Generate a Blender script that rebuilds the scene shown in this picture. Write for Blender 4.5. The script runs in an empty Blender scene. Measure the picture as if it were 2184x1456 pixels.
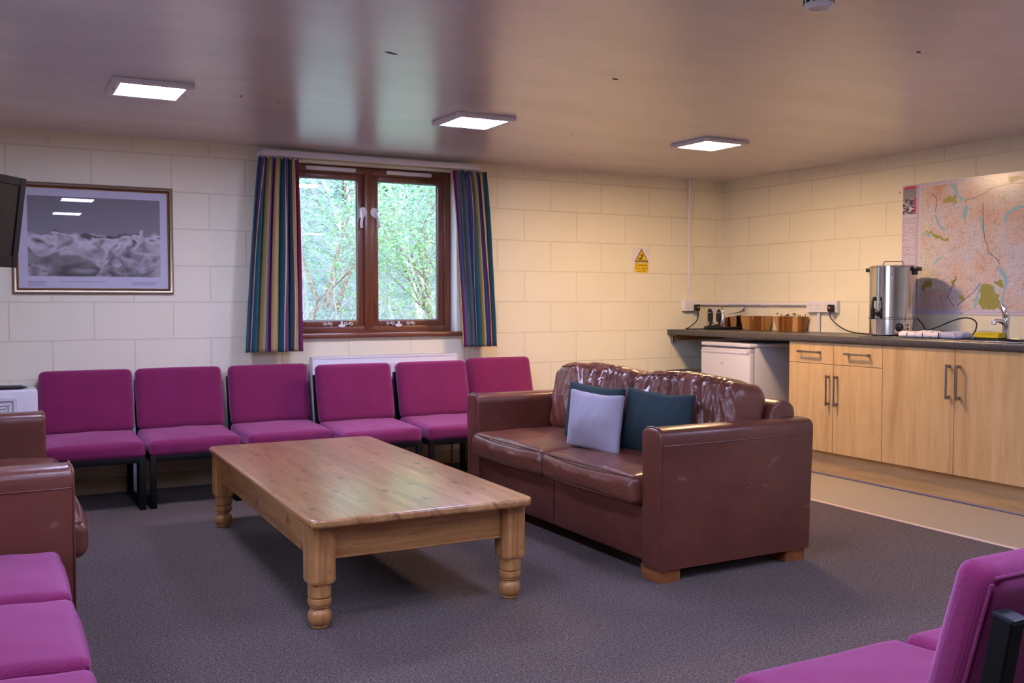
import bpy, bmesh, math, random
from mathutils import Vector, Matrix, noise
random.seed(7)
PI = math.pi
S = bpy.context.scene
COL = S.collection

# ------------------------------------------------------------------ helpers
def s2l(c):
    return c/12.92 if c <= .04045 else ((c+.055)/1.055)**2.4
def rgb(r, g, b):
    return (s2l(r/255), s2l(g/255), s2l(b/255), 1)

class MB:
    """collects shapes into one mesh"""
    def __init__(s):
        s.bm = bmesh.new(); s.uv = None
    def _xf(s, vs, M):
        if M is not None:
            for v in vs: v.co = M @ v.co
    def box(s, x0, x1, y0, y1, z0, z1, bev=0, seg=2, M=None, mi=0):
        g = bmesh.ops.create_cube(s.bm, size=1)
        vs = g['verts']
        for v in vs:
            v.co = Vector(((x0+x1)/2+v.co.x*(x1-x0), (y0+y1)/2+v.co.y*(y1-y0), (z0+z1)/2+v.co.z*(z1-z0)))
        if bev > 0:
            es = list({e for v in vs for e in v.link_edges})
            r = bmesh.ops.bevel(s.bm, geom=es, offset=bev, segments=seg, profile=.5, affect='EDGES')
            vs = list({v for f in r['faces'] for v in f.verts} | {v for v in vs if v.is_valid})
        fs = {f for v in vs for f in v.link_faces}
        for f in fs: f.material_index = mi
        s._xf(vs, M)
        return vs
    def prism(s, pts, a0, a1, axis='x', bev=0, seg=2, M=None, mi=0):
        """polygon pts (2D) extruded along axis from a0 to a1; for x: (y,z), y: (x,z), z: (x,y)"""
        def mk(p, a):
            return {'x': (a, p[0], p[1]), 'y': (p[0], a, p[1]), 'z': (p[0], p[1], a)}[axis]
        A = [s.bm.verts.new(mk(p, a0)) for p in pts]
        B = [s.bm.verts.new(mk(p, a1)) for p in pts]
        n = len(pts)
        fs = [s.bm.faces.new(A), s.bm.faces.new(list(reversed(B)))]
        for i in range(n):
            fs.append(s.bm.faces.new((A[i], B[i], B[(i+1) % n], A[(i+1) % n])))
        for f in fs: f.material_index = mi
        bmesh.ops.recalc_face_normals(s.bm, faces=fs)
        vs = A+B
        if bev > 0:
            es = [e for e in set(fs[0].edges) | set(fs[1].edges)]
            r = bmesh.ops.bevel(s.bm, geom=es, offset=bev, segments=seg, profile=.5, affect='EDGES')
            vs = list({v for f in r['faces'] for v in f.verts} | {v for v in vs if v.is_valid})
        s._xf(vs, M)
        return vs
    def tube(s, pts, r, n=8, M=None, cap=True, mi=0):
        pts = [Vector(p) for p in pts]
        rr = r if isinstance(r, (list, tuple)) else [r]*len(pts)
        rings = []
        up = Vector((0, 0, 1))
        t0 = (pts[1]-pts[0]).normalized()
        if abs(t0.dot(up)) > .95: up = Vector((0, 1, 0))
        a = t0.cross(up).normalized()
        for i, p in enumerate(pts):
            t = (pts[min(i+1, len(pts)-1)]-pts[max(i-1, 0)]).normalized()
            a = (a-t*a.dot(t)).normalized(); b = t.cross(a)
            rings.append([s.bm.verts.new(p+(a*math.cos(2*PI*k/n)+b*math.sin(2*PI*k/n))*rr[i]) for k in range(n)])
        fs = []
        for i in range(len(rings)-1):
            for k in range(n):
                fs.append(s.bm.faces.new((rings[i][k], rings[i][(k+1) % n], rings[i+1][(k+1) % n], rings[i+1][k])))
        if cap:
            fs.append(s.bm.faces.new(list(reversed(rings[0])))); fs.append(s.bm.faces.new(rings[-1]))
        for f in fs: f.material_index = mi
        vs = [v for R in rings for v in R]
        s._xf(vs, M)
        return vs
    def lathe(s, prof, n=32, c=(0, 0, 0), M=None, mi=0):
        """prof: list of (r, z); closed at ends when r == 0"""
        rings = []
        for r, z in prof:
            if r < 1e-6: rings.append([s.bm.verts.new((c[0], c[1], c[2]+z))])
            else: rings.append([s.bm.verts.new((c[0]+r*math.cos(2*PI*k/n), c[1]+r*math.sin(2*PI*k/n), c[2]+z)) for k in range(n)])
        fs = []
        for i in range(len(rings)-1):
            A, B = rings[i], rings[i+1]
            for k in range(n):
                k2 = (k+1) % n
                if len(A) == 1 and len(B) == 1: continue
                if len(A) == 1: fs.append(s.bm.faces.new((A[0], B[k2], B[k])))
                elif len(B) == 1: fs.append(s.bm.faces.new((A[k], A[k2], B[0])))
                else: fs.append(s.bm.faces.new((A[k], A[k2], B[k2], B[k])))
        for f in fs: f.material_index = mi
        bmesh.ops.recalc_face_normals(s.bm, faces=fs)
        vs = [v for R in rings for v in R]
        s._xf(vs, M)
        return vs
    def soft(s, h, r, n, bulge=(0, 0, 0), disp=None, M=None):
        """rounded, bulging block with half sizes h"""
        hx, hy, hz = h; nx, ny, nz = n
        vm = {}
        def V(i, j, k):
            key = (i, j, k)
            if key in vm: return vm[key]
            p = Vector((2*i/nx-1, 2*j/ny-1, 2*k/nz-1))
            q = Vector((p.x*hx, p.y*hy, p.z*hz))
            inn = Vector((max(-(hx-r), min(hx-r, q.x)), max(-(hy-r), min(hy-r, q.y)), max(-(hz-r), min(hz-r, q.z))))
            d = q-inn
            m = max(abs(d.x), abs(d.y), abs(d.z))
            if d.length > 1e-9: q = inn+d.normalized()*m
            fx, fy, fz = (1-p.x**2), (1-p.y**2), (1-p.z**2)
            q.x += bulge[0]*p.x*fy*fz; q.y += bulge[1]*p.y*fx*fz; q.z += bulge[2]*p.z*fx*fy
            if disp: q = q+disp(p, q)
            v = s.bm.verts.new(M @ q if M is not None else q)
            vm[key] = v
            return v
        def F(a, b, c, d): s.bm.faces.new((a, b, c, d))
        for i in range(nx):
            for j in range(ny):
                F(V(i, j, 0), V(i, j+1, 0), V(i+1, j+1, 0), V(i+1, j, 0))
                F(V(i, j, nz), V(i+1, j, nz), V(i+1, j+1, nz), V(i, j+1, nz))
        for i in range(nx):
            for k in range(nz):
                F(V(i, 0, k), V(i+1, 0, k), V(i+1, 0, k+1), V(i, 0, k+1))
                F(V(i, ny, k), V(i, ny, k+1), V(i+1, ny, k+1), V(i+1, ny, k))
        for j in range(ny):
            for k in range(nz):
                F(V(0, j, k), V(0, j, k+1), V(0, j+1, k+1), V(0, j+1, k))
                F(V(nx, j, k), V(nx, j+1, k), V(nx, j+1, k+1), V(nx, j, k+1))
        return list(vm.values())
    def build(s, name, mat, parent=None, ang=35, loc=None, rot=None):
        me = bpy.data.meshes.new(name); s.bm.to_mesh(me); s.bm.free()
        for m in (mat if isinstance(mat, (list, tuple)) else [mat]): me.materials.append(m)
        me.polygons.foreach_set('use_smooth', [True]*len(me.polygons))
        me.set_sharp_from_angle(angle=math.radians(ang))
        o = bpy.data.objects.new(name, me); COL.objects.link(o)
        if parent is not None: o.parent = parent
        if loc: o.location = loc
        if rot: o.rotation_euler = rot
        return o

def tag(o, label, cat, group=None):
    o['label'] = label; o['category'] = cat
    if group: o['group'] = group
    return o
def thing(name, label, cat, loc=(0, 0, 0), rz=0, group=None, rot=None):
    o = bpy.data.objects.new(name, None); COL.objects.link(o)
    o.empty_display_size = .1
    o.location = loc; o.rotation_euler = rot or (0, 0, rz)
    return tag(o, label, cat, group)
def struct(o):
    o['kind'] = 'structure'; return o
def copy_tree(o, parent=None):
    c = o.copy(); COL.objects.link(c)
    if parent is not None: c.parent = parent
    for ch in list(o.children): copy_tree(ch, c)
    return c
def bez(p0, p1, p2, p3, n=14):
    P = [Vector(p) for p in (p0, p1, p2, p3)]
    return [P[0]*(1-t)**3+P[1]*3*t*(1-t)**2+P[2]*3*t*t*(1-t)+P[3]*t**3 for t in [i/n for i in range(n+1)]]
def spline(pts, n=8):
    P = [Vector(p) for p in pts]; out = []
    Q = [P[0]*2-P[1]]+P+[P[-1]*2-P[-2]]
    for i in range(1, len(Q)-2):
        for k in range(n):
            t = k/n
            out.append(.5*((2*Q[i])+(Q[i+1]-Q[i-1])*t+(2*Q[i-1]-5*Q[i]+4*Q[i+1]-Q[i+2])*t*t+(3*Q[i]-Q[i-1]-3*Q[i+1]+Q[i+2])*t**3))
    out.append(P[-1]); return out

# ------------------------------------------------------------------ materials
class NT:
    def __init__(s, name):
        s.m = bpy.data.materials.new(name); s.m.use_nodes = True
        s.t = s.m.node_tree; s.t.nodes.clear()
        s.out = s.n('ShaderNodeOutputMaterial')
    def n(s, typ, **kw):
        nd = s.t.nodes.new(typ)
        for k, v in kw.items():
            if k in nd.bl_rna.properties.keys(): setattr(nd, k, v)
        return nd
    def l(s, a, b): s.t.links.new(a, b)
    def val(s, sock, v):
        if hasattr(v, 'is_output') and v.is_output: s.l(v, sock)
        else: sock.default_value = v
    def coord(s, which='Object', scale=(1, 1, 1), loc=(0, 0, 0), rot=(0, 0, 0)):
        tc = s.n('ShaderNodeTexCoord'); mp = s.n('ShaderNodeMapping')
        s.l(tc.outputs[which], mp.inputs[0])
        mp.inputs['Scale'].default_value = scale; mp.inputs['Location'].default_value = loc; mp.inputs['Rotation'].default_value = rot
        return mp.outputs[0]
    def noise(s, vec, scale, detail=4, rough=.55, dist=0):
        nd = s.n('ShaderNodeTexNoise')
        s.l(vec, nd.inputs['Vector']); nd.inputs['Scale'].default_value = scale
        nd.inputs['Detail'].default_value = detail; nd.inputs['Roughness'].default_value = rough; nd.inputs['Distortion'].default_value = dist
        return nd.outputs[0]
    def vor(s, vec, scale, feature='F1', out=0):
        nd = s.n('ShaderNodeTexVoronoi', feature=feature)
        s.l(vec, nd.inputs['Vector']); nd.inputs['Scale'].default_value = scale
        return nd.outputs[out]
    def ramp(s, fac, stops, interp='LINEAR'):
        r = s.n('ShaderNodeValToRGB'); r.color_ramp.interpolation = interp
        e = r.color_ramp.elements
        while len(e) > 1: e.remove(e[-1])
        for i, (p, c) in enumerate(stops):
            if not isinstance(c, (tuple, list)): c = (c, c, c, 1)
            if i == 0: e[0].position = p; e[0].color = c
            else:
                x = e.new(p); x.color = c
        s.l(fac, r.inputs[0]); return r.outputs[0]
    def math(s, op, a, b=0.0, c=0.0):
        nd = s.n('ShaderNodeMath', operation=op)
        s.val(nd.inputs[0], a); s.val(nd.inputs[1], b); s.val(nd.inputs[2], c)
        return nd.outputs[0]
    def mix(s, fac, a, b, blend='MIX'):
        nd = s.n('ShaderNodeMix', data_type='RGBA', blend_type=blend)
        s.val(nd.inputs[0], fac); s.val(nd.inputs[6], a); s.val(nd.inputs[7], b)
        return nd.outputs[2]
    def bump(s, h, strength=.3, dist=.01, prev=None):
        nd = s.n('ShaderNodeBump'); s.l(h, nd.inputs['Height'])
        nd.inputs['Strength'].default_value = strength; nd.inputs['Distance'].default_value = dist
        if prev is not None: s.l(prev, nd.inputs['Normal'])
        return nd.outputs[0]
    def bsdf(s, color, rough=.5, metal=0, normal=None, spec=.5, coat=0, coat_rough=.1, sheen=0, sheen_tint=None, trans=0):
        b = s.n('ShaderNodeBsdfPrincipled')
        s.val(b.inputs['Base Color'], color); s.val(b.inputs['Roughness'], rough); s.val(b.inputs['Metallic'], metal)
        b.inputs['Specular IOR Level'].default_value = spec
        b.inputs['Coat Weight'].default_value = coat; b.inputs['Coat Roughness'].default_value = coat_rough
        b.inputs['Sheen Weight'].default_value = sheen
        if sheen_tint: b.inputs['Sheen Tint'].default_value = sheen_tint
        if normal is not None: s.l(normal, b.inputs['Normal'])
        s.l(b.outputs[0], s.out.inputs[0])
        s.b = b
        return s.m

def plain(name, col, rough=.5, metal=0, nz=.04, scale=30, **kw):
    """a paint/plastic/metal with slight procedural mottling"""
    t = NT(name); v = t.coord()
    f = t.noise(v, scale, 3)
    c2 = tuple(max(0, x*(1-nz*2)) for x in col[:3])+(1,)
    c = t.mix(f, c2, col)
    return t.bsdf(c, rough, metal, **kw)

def wall_mat(name, axis, off):
    t = NT(name)
    tc = t.n('ShaderNodeTexCoord'); sp = t.n('ShaderNodeSeparateXYZ'); t.l(tc.outputs['Object'], sp.inputs[0])
    cb = t.n('ShaderNodeCombineXYZ')
    t.l(t.math('ADD', sp.outputs[axis], off[0]+90), cb.inputs[0]); t.l(t.math('ADD', sp.outputs[2], off[1]), cb.inputs[1])
    wob = t.noise(tc.outputs['Object'], 6, 3)
    vm = t.n('ShaderNodeVectorMath', operation='ADD')
    w2 = t.n('ShaderNodeCombineXYZ'); t.l(t.math('MULTIPLY_ADD', wob, .006, -.003), w2.inputs[1])
    t.l(cb.outputs[0], vm.inputs[0]); t.l(w2.outputs[0], vm.inputs[1])
    br = t.n('ShaderNodeTexBrick'); t.l(vm.outputs[0], br.inputs['Vector'])
    br.offset = .5; br.offset_frequency = 2; br.squash = 1
    for k, v in (('Scale', 1), ('Mortar Size', .0045), ('Mortar Smooth', .25), ('Bias', 0), ('Brick Width', .45), ('Row Height', .225)):
        br.inputs[k].default_value = v
    br.inputs['Color1'].default_value = (1, 1, 1, 1); br.inputs['Color2'].default_value = (.85, .85, .85, 1); br.inputs['Mortar'].default_value = (0, 0, 0, 1)
    v = tc.outputs['Object']
    big = t.noise(v, 3, 4); fine = t.noise(v, 90, 5, .65); mid = t.noise(v, 25, 4)
    base = t.mix(big, rgb(230, 221, 196), rgb(240, 232, 210))
    base = t.mix(t.math('MULTIPLY', br.outputs['Fac'], .3), base, rgb(200, 186, 154))
    spots = t.ramp(t.vor(v, 14), [(.035, 0.55), (.06, 1.0)])
    base = t.mix(1, base, t.mix(.12, (1, 1, 1, 1), spots), 'MULTIPLY')
    h = t.math('SUBTRACT', 1, br.outputs['Fac'])
    n1 = t.bump(h, .9, .004)
    n2 = t.bump(t.math('ADD', fine, mid), .35, .0016, n1)
    return t.bsdf(base, .62, 0, n2, .35)

M = {}
M['wall_back'] = wall_mat('painted_block_back', 0, (.1058, 1.3344))
M['wall_right'] = wall_mat('painted_block_right', 1, (.0567, 1.1094))

def ceiling_mat():
    t = NT('ceiling_paint'); v = t.coord()
    st = t.coord(scale=(.6, 2.2, 1), rot=(0, 0, .25))
    f = t.noise(st, 1.6, 5, .6); g = t.noise(t.coord(), 160, 3)
    sm = t.ramp(t.noise(st, 1.7, 6, .66, .3), [(.34, .86), (.6, 1.0)])
    c = t.mix(f, rgb(206, 194, 202), rgb(222, 210, 214))
    c = t.mix(1, c, sm, 'MULTIPLY')
    r = .29
    n = t.bump(t.noise(t.coord(scale=(1, 2.5, 1)), 22, 4), .12, .004)
    n = t.bump(g, .12, .001, n)
    return t.bsdf(c, r, 0, n, 1.0, coat=.8, coat_rough=.27)
M['ceiling'] = ceiling_mat()

def carpet_mat():
    t = NT('carpet'); v = t.coord()
    a = t.noise(v, 150, 2, .75); b = t.noise(v, 62, 4, .75); d = t.noise(v, 1.6, 4)
    c = t.ramp(a, [(.34, rgb(34, 25, 24)), (.5, rgb(80, 65, 62)), (.64, rgb(148, 130, 124))])
    c = t.mix(.4, c, t.ramp(b, [(.36, rgb(42, 30, 30)), (.64, rgb(108, 90, 86))]))
    c = t.mix(1, c, t.ramp(d, [(.3, .84), (.7, 1.06)]), 'MULTIPLY')
    return t.bsdf(c, .95, 0, t.bump(t.math('ADD', a, b), .6, .004), .15, sheen=.1)
M['carpet'] = carpet_mat()

def vinyl_mat():
    t = NT('vinyl_floor'); v = t.coord()
    a = t.noise(v, 260, 2, .7)
    c = t.ramp(a, [(.35, rgb(148, 136, 118)), (.65, rgb(180, 166, 146))])
    return t.bsdf(c, .42, 0, t.bump(a, .05, .001), .4)
M['vinyl'] = vinyl_mat()

def fabric_mat(name, dark, light, sc=700, sheen=.3, bumpy=.35, tint=None):
    t = NT(name); v = t.coord()
    w1 = t.n('ShaderNodeTexWave', wave_type='BANDS', bands_direction='X'); t.l(v, w1.inputs[0]); w1.inputs['Scale'].default_value = sc/6; w1.inputs['Distortion'].default_value = 2.5
    a = t.noise(v, sc, 2, .7); b = t.noise(v, 6, 3)
    c = t.mix(t.ramp(a, [(.3, 0.0), (.7, 1.0)]), dark, light)
    c = t.mix(1, c, t.ramp(b, [(.3, .9), (.7, 1.06)]), 'MULTIPLY')
    lint = t.ramp(t.vor(t.coord(), 75), [(.025, .5), (.05, 0.0)])
    c = t.mix(t.math('MULTIPLY', lint, .28), c, rgb(225, 190, 205))
    n = t.bump(t.math('ADD', a, w1.outputs[1]), bumpy, .0015)
    return t.bsdf(c, .9, 0, n, .2, sheen=sheen, sheen_tint=tint or tuple(min(1, x*2.2) for x in light[:3])+(1,))
M['magenta'] = fabric_mat('magenta_weave', rgb(106, 22, 66), rgb(142, 40, 94), 700, .55, .35, (1, .42, .85, 1))
M['grey_cloth'] = fabric_mat('grey_cloth', rgb(150, 144, 160), rgb(172, 166, 182), 500, .2, .2)
M['teal_cloth'] = fabric_mat('teal_cloth', rgb(34, 48, 54), rgb(50, 66, 72), 500, .2, .2)

def leather_mat(name, c1, c2, wr=.22, rough=.33, scuff=.2):
    t = NT(name); v = t.coord()
    a = t.noise(v, 5, 4); g = t.vor(v, 260, 'F1'); g2 = t.noise(v, 40, 5, .6, .6)
    c = t.mix(t.ramp(a, [(.3, 0.0), (.7, 1.0)]), c1, c2)
    sc = t.ramp(t.noise(t.coord(scale=(9, 1.2, 2.2), rot=(.4, .3, .6)), 4.5, 5, .55, .8), [(.675, 0.0), (.69, 1.0)])
    c = t.mix(t.math('MULTIPLY', sc, scuff), c, rgb(180, 140, 124))
    r = rough
    n = t.bump(g, .10, .0015); n = t.bump(g2, wr, .006, n)
    return t.bsdf(c, r, 0, n, .5, coat=.12, coat_rough=.25)
M['leather'] = leather_mat('brown_leather', rgb(92, 48, 38), rgb(111, 61, 49))
M['leather_soft'] = leather_mat('brown_leather_creased', rgb(97, 53, 42), rgb(117, 68, 55), .30, .29, 0.0)

def wood_mat(name, cols, axis, plank=0, scale=1.0, rough=.4, knots=True, coat=0, grain=1.0):
    """grain runs along axis (0 x, 1 y, 2 z)"""
    t = NT(name)
    sc = [9*scale]*3; sc[axis] = .9*scale
    v0 = t.coord(); v = v0
    if plank:
        sp = t.n('ShaderNodeSeparateXYZ'); t.l(v0, sp.inputs[0])
        ac = 0 if axis == 1 else (1 if axis == 0 else 0)
        pid = t.math('FLOOR', t.math('DIVIDE', t.math('ADD', sp.outputs[ac], 10), plank))
        cb = t.n('ShaderNodeCombineXYZ'); t.l(t.math('MULTIPLY', pid, 3.7), cb.inputs[axis]); t.l(t.math('MULTIPLY', pid, 1.3), cb.inputs[2])
        vm = t.n('ShaderNodeVectorMath', operation='ADD'); t.l(v0, vm.inputs[0]); t.l(cb.outputs[0], vm.inputs[1]); v = vm.outputs[0]
    mp = t.n('ShaderNodeMapping'); t.l(v, mp.inputs[0]); mp.inputs['Scale'].default_value = sc
    a = t.noise(mp.outputs[0], 1.6, 6, .6, 1.2)
    mp2 = t.n('ShaderNodeMapping'); t.l(v, mp2.inputs[0]); s2 = [150*scale]*3; s2[axis] = 5*scale; mp2.inputs['Scale'].default_value = s2
    b = t.noise(mp2.outputs[0], 1, 4, .6)
    c = t.ramp(a, [(.28, cols[0]), (.5, cols[1]), (.72, cols[2])])
    c = t.mix(t.math('MULTIPLY', t.ramp(b, [(.42, 1.0), (.6, 0.0)]), .42*grain), c, cols[0])
    h = b
    if knots:
        s3 = t.n('ShaderNodeSeparateXYZ'); t.l(v0, s3.inputs[0]); o3 = [a_ for a_ in (0, 1, 2) if a_ != axis]
        c3 = t.n('ShaderNodeCombineXYZ')
        t.l(t.math('MULTIPLY', s3.outputs[axis], 3.6), c3.inputs[0]); t.l(t.math('MULTIPLY', t.math('ADD', s3.outputs[o3[0]], t.math('MULTIPLY', s3.outputs[o3[1]], .8)), 8.0), c3.inputs[1])
        dn = t.n('ShaderNodeTexNoise'); t.l(v0, dn.inputs['Vector']); dn.inputs['Scale'].default_value = 34
        ds = t.n('ShaderNodeVectorMath', operation='SCALE'); t.l(dn.outputs['Color'], ds.inputs[0]); ds.inputs['Scale'].default_value = .16
        da = t.n('ShaderNodeVectorMath', operation='ADD'); t.l(c3.outputs[0], da.inputs[0]); t.l(ds.outputs[0], da.inputs[1])
        v3 = t.n('ShaderNodeTexVoronoi', voronoi_dimensions='2D'); t.l(da.outputs[0], v3.inputs['Vector']); v3.inputs['Scale'].default_value = 1.0
        sr = t.n('ShaderNodeSeparateColor'); t.l(v3.outputs['Color'], sr.inputs[0])
        vo = t.math('ADD', v3.outputs[0], t.math('MULTIPLY', sr.outputs[0], .075))
        k = t.ramp(vo, [(.05, 1.0), (.09, .5), (.17, 0.0)])
        c = t.mix(t.math('MULTIPLY', k, .75), c, cols[3])
        dents = t.ramp(t.noise(v0, 55, 4, .7), [(.62, 0.0), (.68, 1.0)])
        c = t.mix(t.math('MULTIPLY', dents, .35), c, cols[3])
    if plank:
        fr = t.math('FRACT', t.math('DIVIDE', t.math('ADD', sp.outputs[ac], 10), plank))
        ln = t.ramp(t.math('ABSOLUTE', t.math('SUBTRACT', fr, .5)), [(.485, 0.0), (.496, 1.0)])
        c = t.mix(t.math('MULTIPLY', ln, .35), c, cols[3])
        wn = t.n('ShaderNodeTexWhiteNoise', noise_dimensions='1D'); t.l(pid, wn.inputs['W'])
        c = t.mix(1, c, t.ramp(wn.outputs[0], [(0, .86), (1, 1.08)]), 'MULTIPLY')
    r = rough
    return t.bsdf(c, r, 0, t.bump(h, .08, .002), .5, coat=coat, coat_rough=.27)
PINE = (rgb(144, 90, 46), rgb(188, 134, 80), rgb(204, 154, 98), rgb(62, 36, 24))
M['pine_y'] = wood_mat('waxed_pine_top', PINE, 1, .145, 1, .36, coat=1.0)
M['pine_x'] = wood_mat('waxed_pine_rail', PINE, 0, 0, 1, .38, coat=.15)
M['pine_ya'] = wood_mat('waxed_pine_side', PINE, 1, 0, 1, .38, coat=.15)
M['pine_z'] = wood_mat('waxed_pine_leg', PINE, 2, 0, 1, .36, coat=.2)
BEECH = (rgb(182, 146, 100), rgb(205, 171, 122), rgb(216, 184, 137), rgb(150, 110, 70))
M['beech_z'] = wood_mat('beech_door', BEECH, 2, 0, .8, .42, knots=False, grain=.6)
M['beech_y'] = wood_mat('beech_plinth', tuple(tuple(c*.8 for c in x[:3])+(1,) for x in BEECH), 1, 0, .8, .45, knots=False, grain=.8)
MAH = (rgb(92, 48, 32), rgb(122, 68, 46), rgb(140, 84, 58), rgb(56, 30, 20))
M['mahogany'] = wood_mat('stained_window_wood', MAH, 2, 0, 1, .3, knots=False, coat=.25)
M['mahogany_x'] = wood_mat('stained_window_wood_long', MAH, 0, 0, 1, .3, knots=False, coat=.25)
M['batten'] = wood_mat('bare_batten', (rgb(150, 100, 52), rgb(180, 126, 70), rgb(196, 144, 86), rgb(90, 50, 26)), 0, 0, 1, .6, knots=False)
M['foot_wood'] = wood_mat('foot_wood', (rgb(120, 66, 34), rgb(150, 88, 48), rgb(166, 102, 60), rgb(80, 42, 22)), 0, 0, 1, .45, knots=False)
ACA = (rgb(96, 52, 20), rgb(164, 102, 48), rgb(206, 150, 88), rgb(60, 30, 14))
M['acacia'] = wood_mat('acacia_strips', ACA, 2, .028, 1.2, .5, knots=False)
def acacia2():
    # strip pattern on either face: plank split along x+y
    t = NT('acacia_box'); v0 = t.coord('Object')
    sp = t.n('ShaderNodeSeparateXYZ'); t.l(v0, sp.inputs[0])
    info = t.n('ShaderNodeObjectInfo')
    q = t.math('ADD', t.math('ADD', sp.outputs[0], t.math('MULTIPLY', sp.outputs[1], -1)), 5)
    pid = t.math('FLOOR', t.math('DIVIDE', q, .043))
    wn = t.n('ShaderNodeTexWhiteNoise', noise_dimensions='1D'); t.l(t.math('ADD', pid, t.math('MULTIPLY', info.outputs['Random'], 91)), wn.inputs['W'])
    base = t.ramp(wn.outputs[0], [(0, rgb(112, 62, 24)), (.35, rgb(168, 104, 46)), (.7, rgb(204, 146, 82)), (1, rgb(214, 166, 106))])
    mp = t.n('ShaderNodeMapping'); t.l(v0, mp.inputs[0]); mp.inputs['Scale'].default_value = (90, 90, 7)
    g = t.noise(mp.outputs[0], 1, 4)
    c = t.mix(t.math('MULTIPLY', g, .4), base, rgb(80, 42, 18))
    return t.bsdf(c, .5, 0, t.bump(g, .1, .002), .4)
M['acacia'] = acacia2()

M['panel_trim'] = plain('panel_trim', rgb(222, 218, 228), .3)
M['white'] = plain('white_paint', rgb(226, 222, 228), .35)
M['white_pl'] = plain('white_plastic', rgb(230, 226, 230), .3)
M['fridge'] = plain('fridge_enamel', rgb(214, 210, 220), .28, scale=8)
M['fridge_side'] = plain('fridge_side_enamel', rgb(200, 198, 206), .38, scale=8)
M['black_metal'] = plain('black_metal', rgb(10, 9, 11), .55, spec=.25)
M['black_pl'] = plain('black_plastic', rgb(18, 18, 20), .35)
M['rubber'] = plain('black_rubber', rgb(16, 16, 17), .55)
M['steel'] = plain('brushed_steel', rgb(176, 172, 170), .26, 1)
M['chrome'] = plain('chrome', rgb(214, 214, 216), .06, 1, nz=.01)
M['urn_steel'] = plain('polished_steel', rgb(206, 202, 198), .13, 1, nz=.03, scale=12)
M['handle'] = plain('satin_nickel', rgb(152, 146, 142), .34, 1)
M['bin'] = plain('dark_grey_plastic', rgb(74, 72, 76), .5)
M['frame_metal'] = plain('champagne_frame', rgb(150, 132, 110), .32, .85)
M['frame_gold'] = plain('gold_lip', rgb(176, 130, 70), .35, .8)
M['screen'] = plain('tv_screen', rgb(16, 14, 18), .2, nz=.02, spec=.35)
M['tv_case'] = plain('tv_bezel', rgb(12, 10, 13), .28, spec=.35)
M['yellow'] = plain('sign_yellow', rgb(240, 200, 20), .4)
M['ink'] = plain('sign_black', rgb(24, 20, 16), .5)
M['sign_white'] = plain('sign_white', rgb(232, 222, 226), .35)
M['sponge_y'] = plain('sponge_foam', rgb(232, 204, 30), .9, nz=.15, scale=160)
M['sponge_g'] = plain('sponge_scourer', rgb(36, 70, 34), .95, nz=.3, scale=300)
M['orange'] = plain('fuse_label', rgb(230, 130, 70), .5)
M['green_led'] = plain('green_lens', rgb(30, 90, 50), .25)
M['red_led'] = plain('red_lens', rgb(150, 40, 20), .25)
M['skirt'] = plain('skirting_cream', rgb(214, 192, 150), .42, nz=.12, scale=5)
M['strip'] = plain('edge_strip', rgb(222, 200, 190), .35)
M['bead'] = plain('sealant_bead', rgb(104, 96, 128), .3)
M['outer'] = plain('render_outside', rgb(190, 182, 170), .8)
M['reveal'] = plain('reveal_paint', rgb(226, 224, 218), .6)
M['worktop_side'] = plain('laminate', rgb(70, 66, 66), .4)

def worktop_mat():
    t = NT('speckled_laminate'); v = t.coord()
    a = t.noise(v, 220, 3, .75); b = t.vor(v, 330)
    c = t.ramp(a, [(.36, rgb(44, 42, 46)), (.55, rgb(74, 70, 70)), (.68, rgb(128, 120, 114))])
    c = t.mix(t.ramp(b, [(.12, .5), (.2, 0.0)]), c, rgb(150, 142, 134))
    return t.bsdf(c, .34, 0, t.bump(a, .05, .001), .5)
M['worktop'] = worktop_mat()

def glass_mat(name, tint=(1, 1, 1, 1), refl=.06):
    t = NT(name)
    tr = t.n('ShaderNodeBsdfTransparent'); tr.inputs[0].default_value = tint
    gl = t.n('ShaderNodeBsdfGlossy'); gl.inputs['Roughness'].default_value = .01
    lw = t.n('ShaderNodeLayerWeight'); lw.inputs[0].default_value = .5
    f = t.math('POWER', lw.outputs['Facing'], 5.0); f = t.math('MULTIPLY_ADD', f, 1-refl, refl)
    mx = t.n('ShaderNodeMixShader'); t.l(f, mx.inputs[0]); t.l(tr.outputs[0], mx.inputs[1]); t.l(gl.outputs[0], mx.inputs[2])
    t.l(mx.outputs[0], t.out.inputs[0]); return t.m
M['glass'] = glass_mat('window_glass', (.96, .98, .97, 1), .05)
M['pic_glass'] = glass_mat('picture_glass', (1, 1, 1, 1), .06)

def emit(name, col, st):
    t = NT(name); e = t.n('ShaderNodeEmission'); e.inputs[0].default_value = col; e.inputs[1].default_value = st
    t.l(e.outputs[0], t.out.inputs[0]); return t.m
LP = 60
M['led_cool'] = emit('led_diffuser_cool', (.62, .67, 1.08, 1), LP)
M['led_warm'] = emit('led_diffuser_warm', (1.0, .66, .35, 1), LP*1.9)

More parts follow.
